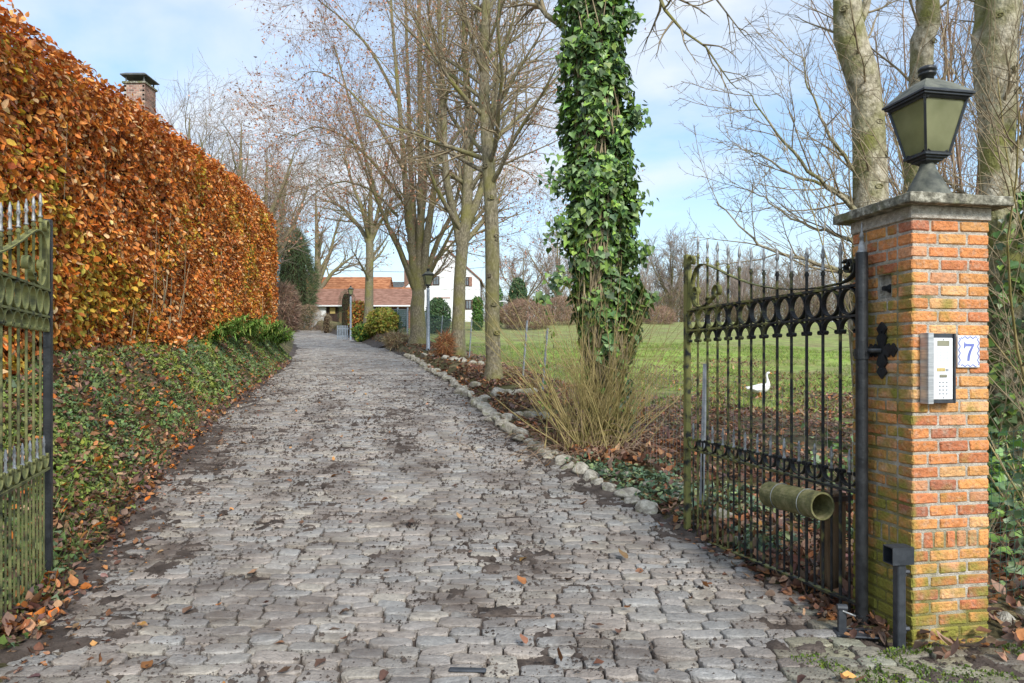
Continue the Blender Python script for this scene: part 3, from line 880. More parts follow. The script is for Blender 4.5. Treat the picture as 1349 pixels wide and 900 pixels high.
# tree C: big multi-stemmed
yC = 29.; bC = (pix(551, yC), yC, gz(pix(551, yC), yC) - .05)
def stemC(x0, y0, x1, y1, x2, y2, dy, r):
    return ([W(x0, y0, yC), W((x0 * .6 + x1 * .4), (y0 * .55 + y1 * .45), yC + dy * .3), W(x1, y1, yC + dy * .7), W((x1 + x2) / 2, (y1 + y2) / 2, yC + dy), W(x2, y2, yC + dy * 1.1)], [r, r * .85, r * .6, r * .4, .03])
tree(bC, 'lime_tree', 'huge bare tree whose thick trunk splits into many upright stems by the first lamp', 'tree', GR,
     [([bC, W(551, 440, yC), W(550, 400, yC), W(551, 372, yC), W(553, 330, yC), W(555, 240, yC), W(552, 60, yC), W(552, -110, yC)],
       [.50, .34, .30, .26, .17, .14, .10, .03]),
      stemC(547, 378, 533, 230, 512, -40, -1.2, .19), stemC(550, 372, 541, 220, 532, -80, 1.2, .18),
      stemC(556, 375, 575, 220, 592, -50, -1., .18), stemC(545, 378, 500, 270, 440, 60, .8, .14),
      stemC(558, 372, 602, 260, 640, 40, 1.2, .13), stemC(547, 385, 512, 300, 462, 180, -2., .11), stemC(558, 380, 588, 318, 628, 240, -1.6, .10),
      stemC(552, 360, 562, 200, 568, -90, 2.2, .16),
      ([W(528, 262, yC), W(492, 215, yC), W(450, 178, yC - .6), W(412, 168, yC - .9), W(385, 182, yC - 1.1)], [.09, .065, .045, .025, .01]),
      ([W(532, 225, yC), W(495, 160, yC), W(455, 115, yC + .5), W(420, 95, yC + .8), W(400, 98, yC + 1)], [.085, .06, .04, .025, .01]),
      ([W(524, 285, yC), W(495, 255, yC), W(460, 240, yC - .5), W(430, 245, yC - .8), W(405, 262, yC - .9)], [.07, .05, .035, .02, .01]),
      ([W(528, 140, yC), W(490, 70, yC), W(455, 30, yC + .3), W(425, 5, yC + .3), W(405, -10, yC + .3)], [.08, .06, .04, .025, .01]),
      ([W(578, 215, yC), W(612, 165, yC), W(650, 130, yC + .5), W(690, 120, yC + .8), W(715, 135, yC + 1)], [.08, .055, .04, .025, .01]),
      ([W(575, 265, yC), W(612, 232, yC), W(650, 215, yC + .5), W(690, 225, yC + .8), W(712, 245, yC + 1)], [.07, .05, .035, .02, .01])],
     [dict(n=12, t0=.32, t1=.98, ang=44, sd=14, ln=(2.2, 4.6), K=8, rr=.34, up=.22, wob=.08, S=4, shape=lambda t: 1.2 - .6 * t, rmin=.011),
      dict(n=8, t0=.12, t1=.98, ang=36, sd=14, ln=(.9, 2.1), K=4, rr=.5, up=.10, wob=.12, S=3, rmin=.0068),
      dict(n=9, t0=.1, t1=1, ang=36, sd=18, ln=(.4, 1.0), K=3, rr=.5, up=.0, wob=.16, S=3, rmin=.0046)],
     mats=('bark', 'twig_red'), leafs=(15000, SEED, (.05, .11)), K0=16, S0=12)
# tree D
yD = 47.; bD = (pix(485, yD), yD, gz(pix(485, yD), yD) - .1)
tree(bD, 'lime_tree', 'smaller bare tree with straight trunk beside the yellow shrub in front of the tiled outbuilding', 'tree', GR,
     [([bD, W(486, 400, yD), W(487, 350, yD), W(487, 318, yD), W(488, 270, yD), W(489, 200, yD)], [.42, .30, .27, .28, .15, .03]),
      ([W(486, 322, yD), W(474, 300, yD), W(448, 272, yD), W(420, 262, yD)], [.18, .14, .09, .03]),
      ([W(488, 322, yD), W(498, 298, yD), W(512, 280, yD), W(535, 262, yD + 1)], [.17, .13, .09, .03]),
      ([W(487, 318, yD), W(478, 280, yD - 1), W(462, 235, yD - 1), W(452, 195, yD - 1)], [.16, .12, .08, .03]),
      ([W(489, 318, yD), W(500, 270, yD + 1), W(508, 230, yD + 1), W(515, 190, yD + 1)], [.16, .12, .08, .03])],
     [dict(n=12, t0=.3, t1=.97, ang=42, sd=12, ln=(1.8, 3.8), K=6, rr=.45, up=.4, wob=.1, S=4, rmin=.018),
      dict(n=8, t0=.15, t1=1, ang=38, sd=14, ln=(.8, 1.9), K=4, rr=.5, up=.15, wob=.12, S=3, rmin=.010),
      dict(n=5, t0=.1, t1=1, ang=36, sd=18, ln=(.4, .9), K=3, rr=.5, up=.0, wob=.16, S=3, rmin=.007)],
     leafs=(1500, SEED, (.07, .12)))
# tree E
yE = 68.; xE = pix(417, yE); bE = (xE, yE, gz(xE, yE) - .1)
bE = (pix(417, 76.), 76., gz(pix(417, 76.), 76.) - .2); yE = 76.
tree(bE, 'lime_tree', 'wide spreading bare tree in front of the white garage wall up the driveway', 'tree', GR,
     [([bE, W(417, 400, yE), W(418, 378, yE), W(419, 350, yE), W(417, 300, yE), W(416, 255, yE)], [.65, .5, .45, .35, .2, .04]),
      ([W(417, 385, yE), W(402, 358, yE), W(385, 335, yE), W(372, 325, yE)], [.26, .2, .12, .04]),
      ([W(418, 388, yE), W(436, 362, yE), W(455, 345, yE), W(470, 335, yE)], [.26, .2, .12, .04]),
      ([W(417, 375, yE), W(400, 335, yE), W(390, 300, yE), W(384, 275, yE)], [.24, .18, .1, .04]),
      ([W(419, 375, yE), W(434, 335, yE), W(442, 305, yE), W(450, 282, yE)], [.24, .18, .1, .04])],
     [dict(n=12, t0=.25, t1=.97, ang=42, sd=12, ln=(2.4, 4.6), K=5, rr=.45, up=.3, wob=.1, S=4, rmin=.03),
      dict(n=8, t0=.15, t1=1, ang=38, sd=14, ln=(1.2, 2.6), K=4, rr=.5, up=.1, wob=.12, S=3, rmin=.018),
      dict(n=4, t0=.1, t1=1, ang=36, sd=18, ln=(.6, 1.3), K=3, rr=.5, up=.0, wob=.16, S=3, rmin=.012)],
     mats=('bark', 'twig_red'), leafs=(900, SEED, (.1, .16)))
# background bare trees
def scars(root, x_of_y, n, y, z0, z1, rad):
    b = np.array(root.location)
    for k in range(n):
        z = z0 + (z1 - z0) * (k + random.random()) / n
        cx_, r_ = x_of_y(z)
        a = random.uniform(-2.5, -.6)
        c = np.array([cx_ + r_ * cos(a) * .97, y + r_ * sin(a) * .97, z]); o_ = np.array([cos(a), sin(a), 0])
        side = np.array([-sin(a), cos(a), 0]); g = G(); s_ = rad * random.uniform(.6, 1.2)
        pts = [c + side * s_ * cos(t) * 1.3 + np.array([0, 0, s_ * .8 * sin(t)]) + o_ * .004 for t in np.linspace(0, 2 * pi, 15)]
        g.tube(pts, s_ * .24, 5); g.tube([c - o_ * .01, c + o_ * s_ * .22], [s_ * .8, s_ * .45], 8)
        o = g.build('branch_scar', M['bark'], root, smooth=True); o.location = -b

def bg_tree(px, topy, y, spread, label, leafy=0, group='bare trees in the background', dens=1.0, mats=('bark', 'twig_far'), name='bare_tree', ox=0):
    x = pix(px, y); z = gz(x, y) - .2
    h = 1.4 + (478 - topy) / F * y - z
    b = (x, y, z)
    tk = [([b, (x + .1, y, z + h * .3), (x - .1, y, z + h * .6), (x, y, z + h * .96)], [h * .028, h * .022, h * .014, .02])]
    for k in range(5):
        a = 2 * pi * k / 5 + random.random()
        s = spread * random.uniform(.7, 1.1)
        tk.append(([(x, y, z + h * .28), (x + s * .35 * cos(a), y + s * .35 * sin(a), z + h * .45), (x + s * .75 * cos(a), y + s * .75 * sin(a), z + h * .65), (x + s * cos(a), y + s * sin(a), z + h * .82)],
                   [h * .015, h * .011, h * .007, .02]))
    rm = y * .00026
    return tree(b, name, label, 'tree', group, tk,
         [dict(n=int(8 * dens), t0=.25, t1=.98, ang=42, sd=14, ln=(h * .14, h * .28), K=5, rr=.5, up=.3, wob=.1, S=3, rmin=rm * 1.6),
          dict(n=8, t0=.15, t1=1, ang=38, sd=14, ln=(h * .07, h * .15), K=4, rr=.5, up=.1, wob=.13, S=3, rmin=rm),
          dict(n=5, t0=.1, t1=1, ang=36, sd=18, ln=(h * .03, h * .08), K=3, rr=.5, up=.0, wob=.16, S=3, rmin=rm * .8)],
         mats=mats, leafs=(leafy, SEED, (y * .0012, y * .002)) if leafy else None, K0=8, S0=6)
bg_tree(318, 150, 46, 5.0, 'tall bare tree rising behind the beech hedge, right of the brick chimney')
bg_tree(352, 188, 58, 4.5, 'bare tree showing beside the far end of the beech hedge, above the dark conifer')
bg_tree(250, 138, 50, 3.0, 'small bare treetop just right of the brick chimney above the hedge')
bg_tree(884, 314, 120, 4.6, 'round bare tree on the skyline seen left of the open right gate', dens=1.5)
bg_tree(735, 300, 110, 5.5, 'bare birch like tree far behind the meadow, left of the ivy column', leafy=500)
bg_tree(690, 335, 100, 4.0, 'low bare tree beyond the dark round evergreen past the meadow', leafy=500)
bg_tree(965, 338, 130, 5.5, 'distant bare tree seen through the spears of the right gate')
bg_tree(1060, 330, 125, 6, 'distant bare tree on the skyline left of the brick pillar')

# ---- ivy tree
yI = 8.6; bI = (pix(792, yI), yI, gz(pix(792, yI), yI) - .04)
def ivy_tree():
    root = empty('ivy_covered_tree', bI, label='tree trunk wrapped in a thick column of green ivy beside the driveway', cat='tree')
    b = np.array(bI)
    pts = [bI, W(795, 560, yI), W(800, 500, yI), W(792, 400, yI), W(790, 250, yI), W(786, 100, yI), W(784, -60, yI), W(784, -260, yI)]
    P, R = poly(pts, [.30, .21, .18, .17, .16, .15, .13, .06], 20)
    limbs = [poly([W(784, -90, yI), W(830, -75, yI - .3), W(862, -20, yI - .5), W(885, 28, yI - .6), W(930, 62, yI - .7), W(955, 100, yI - .8), W(972, 118, yI - .8)], [.05, .035, .025, .016, .011, .007, .004], 10),
             poly([W(784, -120, yI), W(800, -150, yI - .3), W(905, -110, yI - .5), W(918, -40, yI - .5), W(952, 10, yI - .6), W(975, 40, yI - .7), W(985, 52, yI - .8)], [.05, .035, .022, .014, .010, .007, .004], 10),
             poly([W(786, 60, yI), W(720, 20, yI + .2), W(690, -30, yI + .3), W(640, -80, yI + .4)], [.05, .035, .025, .01], 10),
             poly([W(786, -100, yI), W(780, -170, yI + .2), W(700, -230, yI + .3), W(650, -250, yI + .4)], [.05, .035, .025, .01], 10)]
    v0, f0 = tubes(P[None], R[None], 12)
    LP = np.array([l[0] for l in limbs]); LR = np.array([l[1] for l in limbs])
    v1, f1 = tubes(LP, LR, 6)
    Vv, Ff, _ = join([(v0, f0, v0 * 0), (v1, f1, v1 * 0)])
    mesh_np('trunk', Vv - b, Ff, M['bark'], root, smooth=True)
    LR = LR * 1.5
    P2, R2 = grow(LP, LR, 12, .30, 1, 48, 14, (.3, .9), 6, rr=.6, up=-.35, wob=.15, rmin=.0045)
    P3, R3 = grow(P2, R2, 6, .15, 1, 42, 14, (.12, .42), 4, rr=.6, up=-.15, wob=.15, rmin=.003)
    a1, b1 = tubes(P2, R2, 4); a2, b2 = tubes(P3, R3, 3)
    Vv, Ff, _ = join([(a1, b1, a1 * 0), (a2, b2, a2 * 0)])
    mesh_np('hanging_twigs', Vv - b, Ff, M['twig'], root)
    # ivy shell
    n = 24000
    u = rng.random(n)
    zz = .50 + u * 7.45
    k = np.interp(zz, P[:, 2], np.arange(20))
    cxv = np.interp(zz, P[:, 2], P[:, 0]); cyv = np.interp(zz, P[:, 2], P[:, 1])
    rad = np.interp(zz, [.7, 1.2, 1.7, 2.2, 3.0, 3.9, 4.35, 4.9, 5.6, 8], [.20, .29, .37, .44, .48, .53, .49, .45, .44, .42])
    th = rng.random(n) * 2 * pi
    keepm = (u > .14) | (rng.random(n) < .8)
    rad = rad * .86
    bul = .38 * (fbm(np.cos(th) * 1.2 + 5, zz * 1.7 + np.sin(th), 43, 3) - .5) + .34 * (fbm(np.cos(th) * 3, zz * 4.5 + 2 * np.sin(th), 44, 3) - .5)
    # extra bunch sticking out to the right at head of the column
    rr = rad + bul - rng.random(n) ** 1.4 * .24
    pos = np.stack([cxv + rr * np.cos(th), cyv + rr * np.sin(th) * .9, zz], 1)[keepm]
    nn = np.stack([np.cos(th), np.sin(th), .45 + 0 * th], 1)[keepm]
    al = np.stack([rng.normal(0, .5, n), rng.normal(0, .5, n), rng.normal(-1, .45, n)], 1)[keepm]
    m_ = len(pos)
    c = pick(IVYC, m_, .2)
    parts = [leaf_cloud(pos, nn, np.clip(rng.normal(.070, .024, m_), .03, .13), c, 'ivy', al, .5)]
    for (px, py, s, q) in ((838, 155, .08, 110), (826, 25, .08, 110), (832, 270, .1, 110), (742, 232, .12, 120), (745, 300, .12, 120), (838, 335, .09, 80), (858, 390, .05, 30), (735, 370, .07, 45), (712, 392, .04, 22), (752, 70, .09, 70)):
        p = np.array(W(px, py, yI - .1)) + rng.normal(0, s, (q, 3))
        parts.append(leaf_cloud(p, np.tile([0, -.8, .5], (q, 1)), rng.uniform(.05, .10, q), pick(IVYC, q), 'ivy', np.tile([0, 0, -1.], (q, 1)) + rng.normal(0, .4, (q, 3)), .5))
    Vv, Ff, Cc = join(parts)
    mesh_np('ivy', Vv - b, Ff, M['leaf_gloss'], root, col=Cc)
    # dark inner tangle of ivy stems
    St = []; Sr = []
    for q in range(90):
        a0 = random.random() * 2 * pi; z0 = .25 if q < 50 else random.uniform(.6, 6); ln = random.uniform(1.5, 5)
        pp = []
        for j in range(8):
            z_ = z0 + ln * j / 7
            a_ = a0 + .5 * sin(j * .9 + q)
            r_ = np.interp(z_, [.2, 1, 2, 8], [.24, .21, .28, .26]) + random.uniform(-.02, .04)
            pp.append((float(np.interp(z_, P[:, 2], P[:, 0])) + r_ * cos(a_), yI + r_ * sin(a_), z_))
        St.append(pp); Sr.append(np.linspace(.014, .006, 8))
    v, f = tubes(np.array(St), np.array(Sr), 5)
    mesh_np('ivy_stems', v - b, f, M['twig'], root)
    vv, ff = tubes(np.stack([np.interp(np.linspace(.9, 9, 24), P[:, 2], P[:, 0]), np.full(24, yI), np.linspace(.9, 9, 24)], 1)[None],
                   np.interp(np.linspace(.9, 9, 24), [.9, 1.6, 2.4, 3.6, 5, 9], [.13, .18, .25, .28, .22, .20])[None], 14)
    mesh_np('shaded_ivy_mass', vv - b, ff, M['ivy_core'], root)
ivy_tree()

# ---- bush of thin upright wands around the ivy tree
def wand_bush():
    yW = 8.15; xW = pix(778, yW); zb = gz(xW, yW)
    root = empty('willow_shrub', (xW, yW, zb), label='leafless shrub of thin greenish brown wands around the ivy tree foot', cat='shrub')
    b = np.array((xW, yW, zb))
    n = 170
    P = np.zeros((n, 9, 3)); R = np.zeros((n, 9))
    for i in range(n):
        a = random.uniform(0, 2 * pi); sp = abs(random.gauss(0, .48))
        d = np.array([cos(a) * (.15 + sp), sin(a) * (.12 + sp * .5), 1.0]); d /= np.linalg.norm(d)
        p = np.array([xW + random.gauss(0, .20), yW + random.gauss(0, .13), zb - .03])
        ln = random.uniform(.9, 2.5) * (1 - .12 * sp)
        r0 = random.uniform(.003, .011)
        for k in range(9):
            P[i, k] = p; R[i, k] = r0 * (1 - .8 * k / 8)
            d = d + np.array([d[0] * .05, d[1] * .05, .0]) + rng.normal(0, .07, 3); d /= np.linalg.norm(d)
            p = p + d * ln / 8
    v, f = tubes(P, R, 5)
    mesh_np('stem', v - b, f, M['wand'], root, smooth=True)
    P2, R2 = grow(P, R, 5, .25, 1, 32, 12, (.12, .6), 5, rr=.6, up=.15, wob=.09, rmin=.0016)
    v, f = tubes(P2, R2, 3)
    mesh_np('twigs', v - b, f, M['wand'], root)
    # tangle of dead brambles low down
    m = 260
    base = np.stack([xW + rng.normal(.1, .42, m), yW + rng.normal(0, .25, m), np.full(m, zb + .04)], 1)
    P3 = np.zeros((m, 7, 3)); d = norm(np.stack([rng.normal(0, 1, m), rng.normal(0, .7, m), rng.uniform(.2, 1.1, m)], 1)); P3[:, 0] = base
    for k in range(1, 7):
        d = norm(d + np.array([0, 0, -.26]) + rng.normal(0, .12, (m, 3))); P3[:, k] = P3[:, k - 1] + d * .10
    v, f = tubes(P3, np.full((m, 7), .0028), 3)
    mesh_np('dead_tangle', v - b, f, M['twig_red'], root)
wand_bush()

# ---- trees behind the pillar on the right
def right_tree(name, label, pts, rad, y, lv, limbs=(), ivy=None):
    xb = pts[0][0]
    b = (xb, y, gz(xb, y) - .05)
    tk = [([b] + pts[1:], rad)] + list(limbs)
    root = tree(b, name, label, 'tree', 'pale barked trees behind the brick pillar', tk, lv, mats=('bark_pale', 'twig'), K0=18, S0=12, splitlev=1)
    if ivy:
        n, cxp, z0, z1, r = ivy
        th = rng.random(n) * 2 * pi; zz = z0 + (z1 - z0) * rng.random(n) ** 1.3
        rr = r * np.interp(zz, [z0, z1 - .6, z1], [1.25, 1.0, .65]) + rng.normal(0, .05, n) + .15 * (fbm(th * 2, zz * 2, 5) - .5)
        pos = np.stack([cxp + rr * np.cos(th), y + rr * np.sin(th), zz], 1)
        v, f, c = leaf_cloud(pos, np.stack([np.cos(th), np.sin(th), .4 + 0 * th], 1), rng.uniform(.04, .085, n), pick(IVYC, n) * .85, 'ivy',
                             np.tile([0, 0, -1.], (n, 1)) + rng.normal(0, .4, (n, 3)), .45)
        mesh_np('ivy', v - np.array(b), f, M['leaf_gloss'], root, col=c)
    return root
LV = [dict(n=9, t0=.30, t1=.98, ang=50, sd=14, ln=(.6, 1.5), K=7, rmax=.02, rr=.13, up=.35, wob=.1, S=4, rmin=.006),
      dict(n=7, t0=.15, t1=1, ang=40, sd=14, ln=(.3, .9), K=5, rr=.6, up=.15, wob=.1, S=3, rmin=.003),
      dict(n=5, t0=.1, t1=1, ang=38, sd=16, ln=(.08, .28), K=3, rr=.6, up=.1, wob=.14, S=3, rmin=.0022)]
yF_ = 6.5
LVF = [dict(n=9, t0=.15, t1=.98, ang=42, sd=12, ln=(.35, .95), K=6, rr=.5, up=.25, wob=.09, S=4, rmin=.0045, rmax=.012),
       dict(n=7, t0=.15, t1=1, ang=40, sd=14, ln=(.12, .40), K=4, rr=.6, up=.15, wob=.1, S=3, rmin=.003),
       dict(n=4, t0=.1, t1=1, ang=50, sd=14, ln=(.03, .09), K=3, rr=.7, up=.15, wob=.1, S=3, rmin=.0024)]
right_tree('maple_tree', 'pale mossy trunk leaning left above the gate, left of the pillar lantern',
           [W(1152, 520, yF_), W(1150, 400, yF_), W(1147, 265, yF_), W(1146, 180, yF_), W(1136, 110, yF_), W(1122, 55, yF_), W(1116, 0, yF_), W(1108, -160, yF_), W(1100, -330, yF_)],
           [.22, .19, .150, .14, .14, .145, .12, .10, .05], yF_, LVF,
           limbs=[([W(1136, 112, yF_), W(1134, 60, yF_ + .1), W(1140, 10, yF_ + .2), W(1143, -80, yF_ + .2), W(1150, -200, yF_ + .2)], [.07, .05, .04, .035, .01]),
                  ([W(1147, 300, yF_), W(1110, 262, yF_ - .1), W(1062, 220, yF_ - .3), W(1015, 165, yF_ - .4), W(985, 120, yF_ - .4)], [.035, .022, .015, .009, .004]),
                  ([W(1147, 285, yF_), W(1105, 252, yF_ + .1), W(1050, 232, yF_ + .2), W(1000, 205, yF_ + .3), W(985, 200, yF_ + .3)], [.03, .018, .012, .007, .004]),
                  ([W(1147, 262, yF_), W(1120, 215, yF_), W(1085, 160, yF_ - .2), W(1062, 110, yF_ - .2), W(1057, 75, yF_ - .2)], [.03, .018, .012, .007, .004]),
                  ([W(1148, 380, yF_), W(1090, 352, yF_ + .1), W(1020, 330, yF_ + .2), W(975, 300, yF_ + .2), W(944, 264, yF_ + .3)], [.035, .02, .014, .009, .004]),
                  ([W(1148, 340, yF_), W(1105, 310, yF_ + .4), W(1060, 296, yF_ + .5), W(1010, 262, yF_ + .6), W(985, 250, yF_ + .6)], [.03, .018, .012, .007, .004])])
yG = 7.2
right_tree('maple_tree', 'straight pale mossy trunk rising directly behind the pillar lantern',
           [W(1205, 520, yG), W(1205, 400, yG), W(1204, 250, yG), W(1210, 150, yG), W(1217, 60, yG), W(1221, 0, yG), W(1226, -150, yG), W(1228, -330, yG)],
           [.17, .14, .125, .12, .115, .11, .08, .04], yG, LV)
yH = 6.1
right_tree('maple_tree', 'thick pale trunk with ivy around its foot at the right edge',
           [W(1330, 560, yH), W(1328, 430, yH), W(1318, 300, yH), W(1312, 180, yH), W(1318, 60, yH), W(1328, -40, yH), W(1335, -180, yH), W(1340, -330, yH)],
           [.21, .17, .15, .145, .14, .13, .10, .05], yH, LV,
           limbs=[([W(1314, 200, yH), W(1296, 120, yH + .1), W(1292, 40, yH + .2), W(1300, -60, yH + .2), W(1305, -160, yH + .2)], [.1, .08, .07, .05, .01]),
                  ([W(1320, 260, yH), W(1345, 190, yH - .1), W(1362, 120, yH - .2), W(1375, 20, yH - .2)], [.05, .035, .025, .01])],
           ivy=(2600, pix(1334, yH), .2, 2.9, .25))

def prof_of(y, pts, rad):
    zs = [1.4 + (478 - p[1]) / F * y for p in pts]; xs = [pix(p[0], y) for p in pts]
    return lambda z: (float(np.interp(z, zs, xs)), float(np.interp(z, zs, rad)))
scars([o for o in bpy.data.objects if o.name.startswith('maple_tree')][0], prof_of(6.5, [(1147, 265), (1146, 180), (1136, 110), (1122, 55), (1116, 0)], [.15, .14, .14, .145, .12]), 6, 6.5, 3.0, 4.8, .028)
scars([o for o in bpy.data.objects if o.name == 'maple_tree.001'][0], prof_of(7.2, [(1204, 250), (1210, 150), (1217, 60), (1221, 0)], [.125, .12, .115, .11]), 3, 7.2, 4.0, 5.2, .028)
scars([o for o in bpy.data.objects if o.name == 'maple_tree.002'][0], prof_of(6.1, [(1318, 300), (1312, 180), (1318, 60), (1328, -40)], [.165, .16, .155, .14]), 5, 6.1, 2.8, 4.6, .03)
scars([o for o in bpy.data.objects if o.name == 'lime_tree'][0], prof_of(14.5, [(650, 480), (649, 400), (648, 300), (643, 200)], [.18, .16, .15, .135]), 7, 14.5, 1.9, 5.6, .05)

def thicket(name, label, px0, px1, y, n, h, r, mt, group=None, spread=.35):
    xs = np.linspace(pix(px0, y), pix(px1, y), n) + rng.normal(0, .12, n)
    ys_ = y + rng.normal(0, .4, n)
    b = np.array((xs.mean(), y, gz(xs.mean(), y)))
    root = empty(name, tuple(b), label=label, cat='shrub')
    if group: root['group'] = group
    P = np.zeros((n, 9, 3)); d = norm(np.stack([rng.normal(0, spread * .6, n), rng.normal(0, spread * .5, n), np.ones(n)], 1))
    P[:, 0] = np.stack([xs, ys_, T(xs, ys_) - .05], 1)
    ln = rng.uniform(h * .65, h, n)
    for k in range(1, 9):
        d = norm(d + rng.normal(0, .07, (n, 3))); P[:, k] = P[:, k - 1] + d * (ln / 8)[:, None]
    R = rng.uniform(r * .6, r, n)[:, None] * np.linspace(1, .3, 9)
    v, f = tubes(P, R, 5)
    mesh_np('stem', v - b, f, M[mt[0]], root, smooth=True)
    P1, R1 = grow(P, R, 13, .25, 1, 30, 10, (.4, 1.3), 6, rr=.5, up=.35, wob=.09, rmin=.0055)
    P2, R2 = grow(P1, R1, 6, .1, 1, 40, 12, (.15, .6), 4, rr=.6, up=.1, wob=.12, rmin=.0036)
    v1, f1 = tubes(P1, R1, 3); v2, f2 = tubes(P2, R2, 3)
    Vv, Ff, _ = join([(v1, f1, v1 * 0), (v2, f2, v2 * 0)])
    mesh_np('twigs', Vv - b, Ff, M[mt[1]], root)
    return root
thicket('hazel_shrub', 'dense bare reddish brown shrub filling the space behind the lantern', 1195, 1400, 8.6, 40, 7.2, .026, ('twig_red', 'twig_red'), spread=.16)
thicket('hazel_shrub', 'bare shrub of thin pale stems at the right edge behind the brick pillar', 1300, 1420, 5.2, 15, 3.6, .014, ('wand', 'twig'), spread=.7)

# ================================================================ brick pillar
PC = (1.987, 3.39, 0.0); PA = math.atan2(.18, .98)
BR = [(.56, .20, .07), (.64, .26, .085), (.68, .33, .11), (.46, .145, .065), (.72, .40, .17), (.62, .23, .075), (.40, .14, .08), (.64, .30, .15), (.66, .29, .09), (.52, .175, .07)]
def pillar():
    root = empty('brick_pillar', PC, PA, label='square orange brick gate pillar with concrete capstone, number 7 tile and intercom', cat='pillar')
    Wd = .445; d = .100; mj = .012
    g = G()
    def bc():
        c = (np.array(random.choice(BR)) * .85 + np.array((.60, .27, .12)) * .15) * random.uniform(.82, 1.12)
        if random.random() < .006: c = np.array((.16, .12, .11))
        return tuple(c)
    def brick(x0, x1, y0, y1, z0, z1, ox=0, oy=0):
        j = random.uniform(-.0018, .0018)
        g.cbox(x0 + ox * j, x1 + ox * j, y0 + oy * j, y1 + oy * j, z0 + random.uniform(0, .002), z1 - random.uniform(0, .002), .006, bc(), .0021)
    def course(z0, z1, k):
        rnd = lambda: random.uniform(-.008, .008)
        # front and back rows
        for yy0, yy1, ph in ((0, d, 0), (Wd - d, Wd, 1)):
            if (k + ph) % 2 == 0: cuts = [0, .155 + rnd(), .322 + rnd(), Wd]
            else: cuts = [0, .100 + rnd(), .268 + rnd(), Wd]
            for a, b in zip(cuts[:-1], cuts[1:]):
                brick(a + (mj / 2 if a > 0 else 0), b - (mj / 2 if b < Wd else 0), yy0, yy1, z0, z1, 0, 1)
        for xx0, xx1, ph in ((0, d, 0), (Wd - d, Wd, 1)):
            m_ = d + mj; e = Wd - d - mj
            hole = ph == 0 and 1.735 < (z0 + z1) / 2 < 1.86
            if (k + ph) % 2 == 0: cuts = [m_, m_ + .145 + rnd(), e]
            else: cuts = [m_, m_ + .072 + rnd(), e]
            if hole: cuts = [m_, .150, .245, e]
            for q, (a, b) in enumerate(zip(cuts[:-1], cuts[1:])):
                if hole and q == 1: continue
                brick(xx0, xx1, a + (mj / 2 if q else 0), b - (mj / 2 if b < e else 0), z0, z1, 1, 0)
    z = -.05; k = 0
    while z < .44:
        course(z + mj / 2, z + .0645 - mj / 2, k); z += .0645; k += 1
    zs = z
    # soldier course
    for yy0, yy1 in ((0, d), (Wd - d, Wd)):
        nb = 7
        for q in range(nb): brick(q * Wd / nb + (mj / 2 if q else 0), (q + 1) * Wd / nb - (mj / 2 if q < nb - 1 else 0), yy0, yy1, z + mj / 2, z + .094 - mj / 2, 0, 1)
    for xx0, xx1 in ((0, d), (Wd - d, Wd)):
        nb = 4; w_ = (Wd - 2 * d - 2 * mj)
        for q in range(nb): brick(xx0, xx1, d + mj + q * w_ / nb + (mj / 2 if q else 0), d + mj + (q + 1) * w_ / nb - (mj / 2 if q < nb - 1 else 0), z + mj / 2, z + .094 - mj / 2, 1, 0)
    z += .094
    n_ = 24; pitch = (2.118 - z) / n_
    for q in range(n_):
        course(z + mj / 2, z + pitch - mj / 2, k); z += pitch; k += 1
    g.build('bricks', M['brick'], root, col=True)
    m = G(); e = .0065
    m.box(.045, Wd - e, e, Wd - e, -.06, 2.12)
    for (a, b, z0, z1) in ((e, Wd - e, -.06, 1.738), (e, Wd - e, 1.862, 2.12), (e, .152, 1.738, 1.862), (.243, Wd - e, 1.738, 1.862)):
        m.box(e, .045, a, b, z0, z1)
    m.build('mortar', M['mortar'], root)
    # mortar bed and capstone
    c = G(); c.cbox(-.008, Wd + .008, -.008, Wd + .008, 2.118, 2.184, .006, None, .002)
    c.build('mortar_bed', M['mortar'], root)
    # capstone, edges subdivided and chipped
    nx = 26
    cs = []
    lo_, hi_ = -.072, Wd + .072
    import bmesh
    bm = bmesh.new(); bmesh.ops.create_cube(bm, size=1)
    bmesh.ops.scale(bm, vec=(hi_ - lo_, hi_ - lo_, .050), verts=bm.verts)
    bmesh.ops.translate(bm, vec=(Wd / 2, Wd / 2, 2.207), verts=bm.verts)
    bmesh.ops.bevel(bm, geom=bm.edges[:], offset=.004, segments=1, affect='EDGES')
    bmesh.ops.subdivide_edges(bm, edges=[e_ for e_ in bm.edges if e_.calc_length() > .1], cuts=28, use_grid_fill=True)
    for v in bm.verts:
        p = v.co
        nse = float(fbm(p.x * 22 + p.z * 40, p.y * 22 - p.z * 30, 12, 3)) - .5
        v.co.x += .007 * nse * (1 if p.x > Wd / 2 else -1); v.co.z += .006 * nse
        v.co.y += .007 * nse * (1 if p.y > Wd / 2 else -1)
    me = bpy.data.meshes.new('capstone'); bm.to_mesh(me); bm.free()
    link('capstone', me, M['cap'], root)
    # rusty anchor plug inside the recess, small vent hole
    s = G(); s.lathe([(.022, 0), (.024, .01), (.014, .03), (.012, .05)], 0, 0, 10)
    o_ = s.build('anchor_plug', M['iron'], root); o_.location = (.045, .197, 1.79); o_.rotation_euler = (0, RAD(-90), 0)
    return root
pillar()

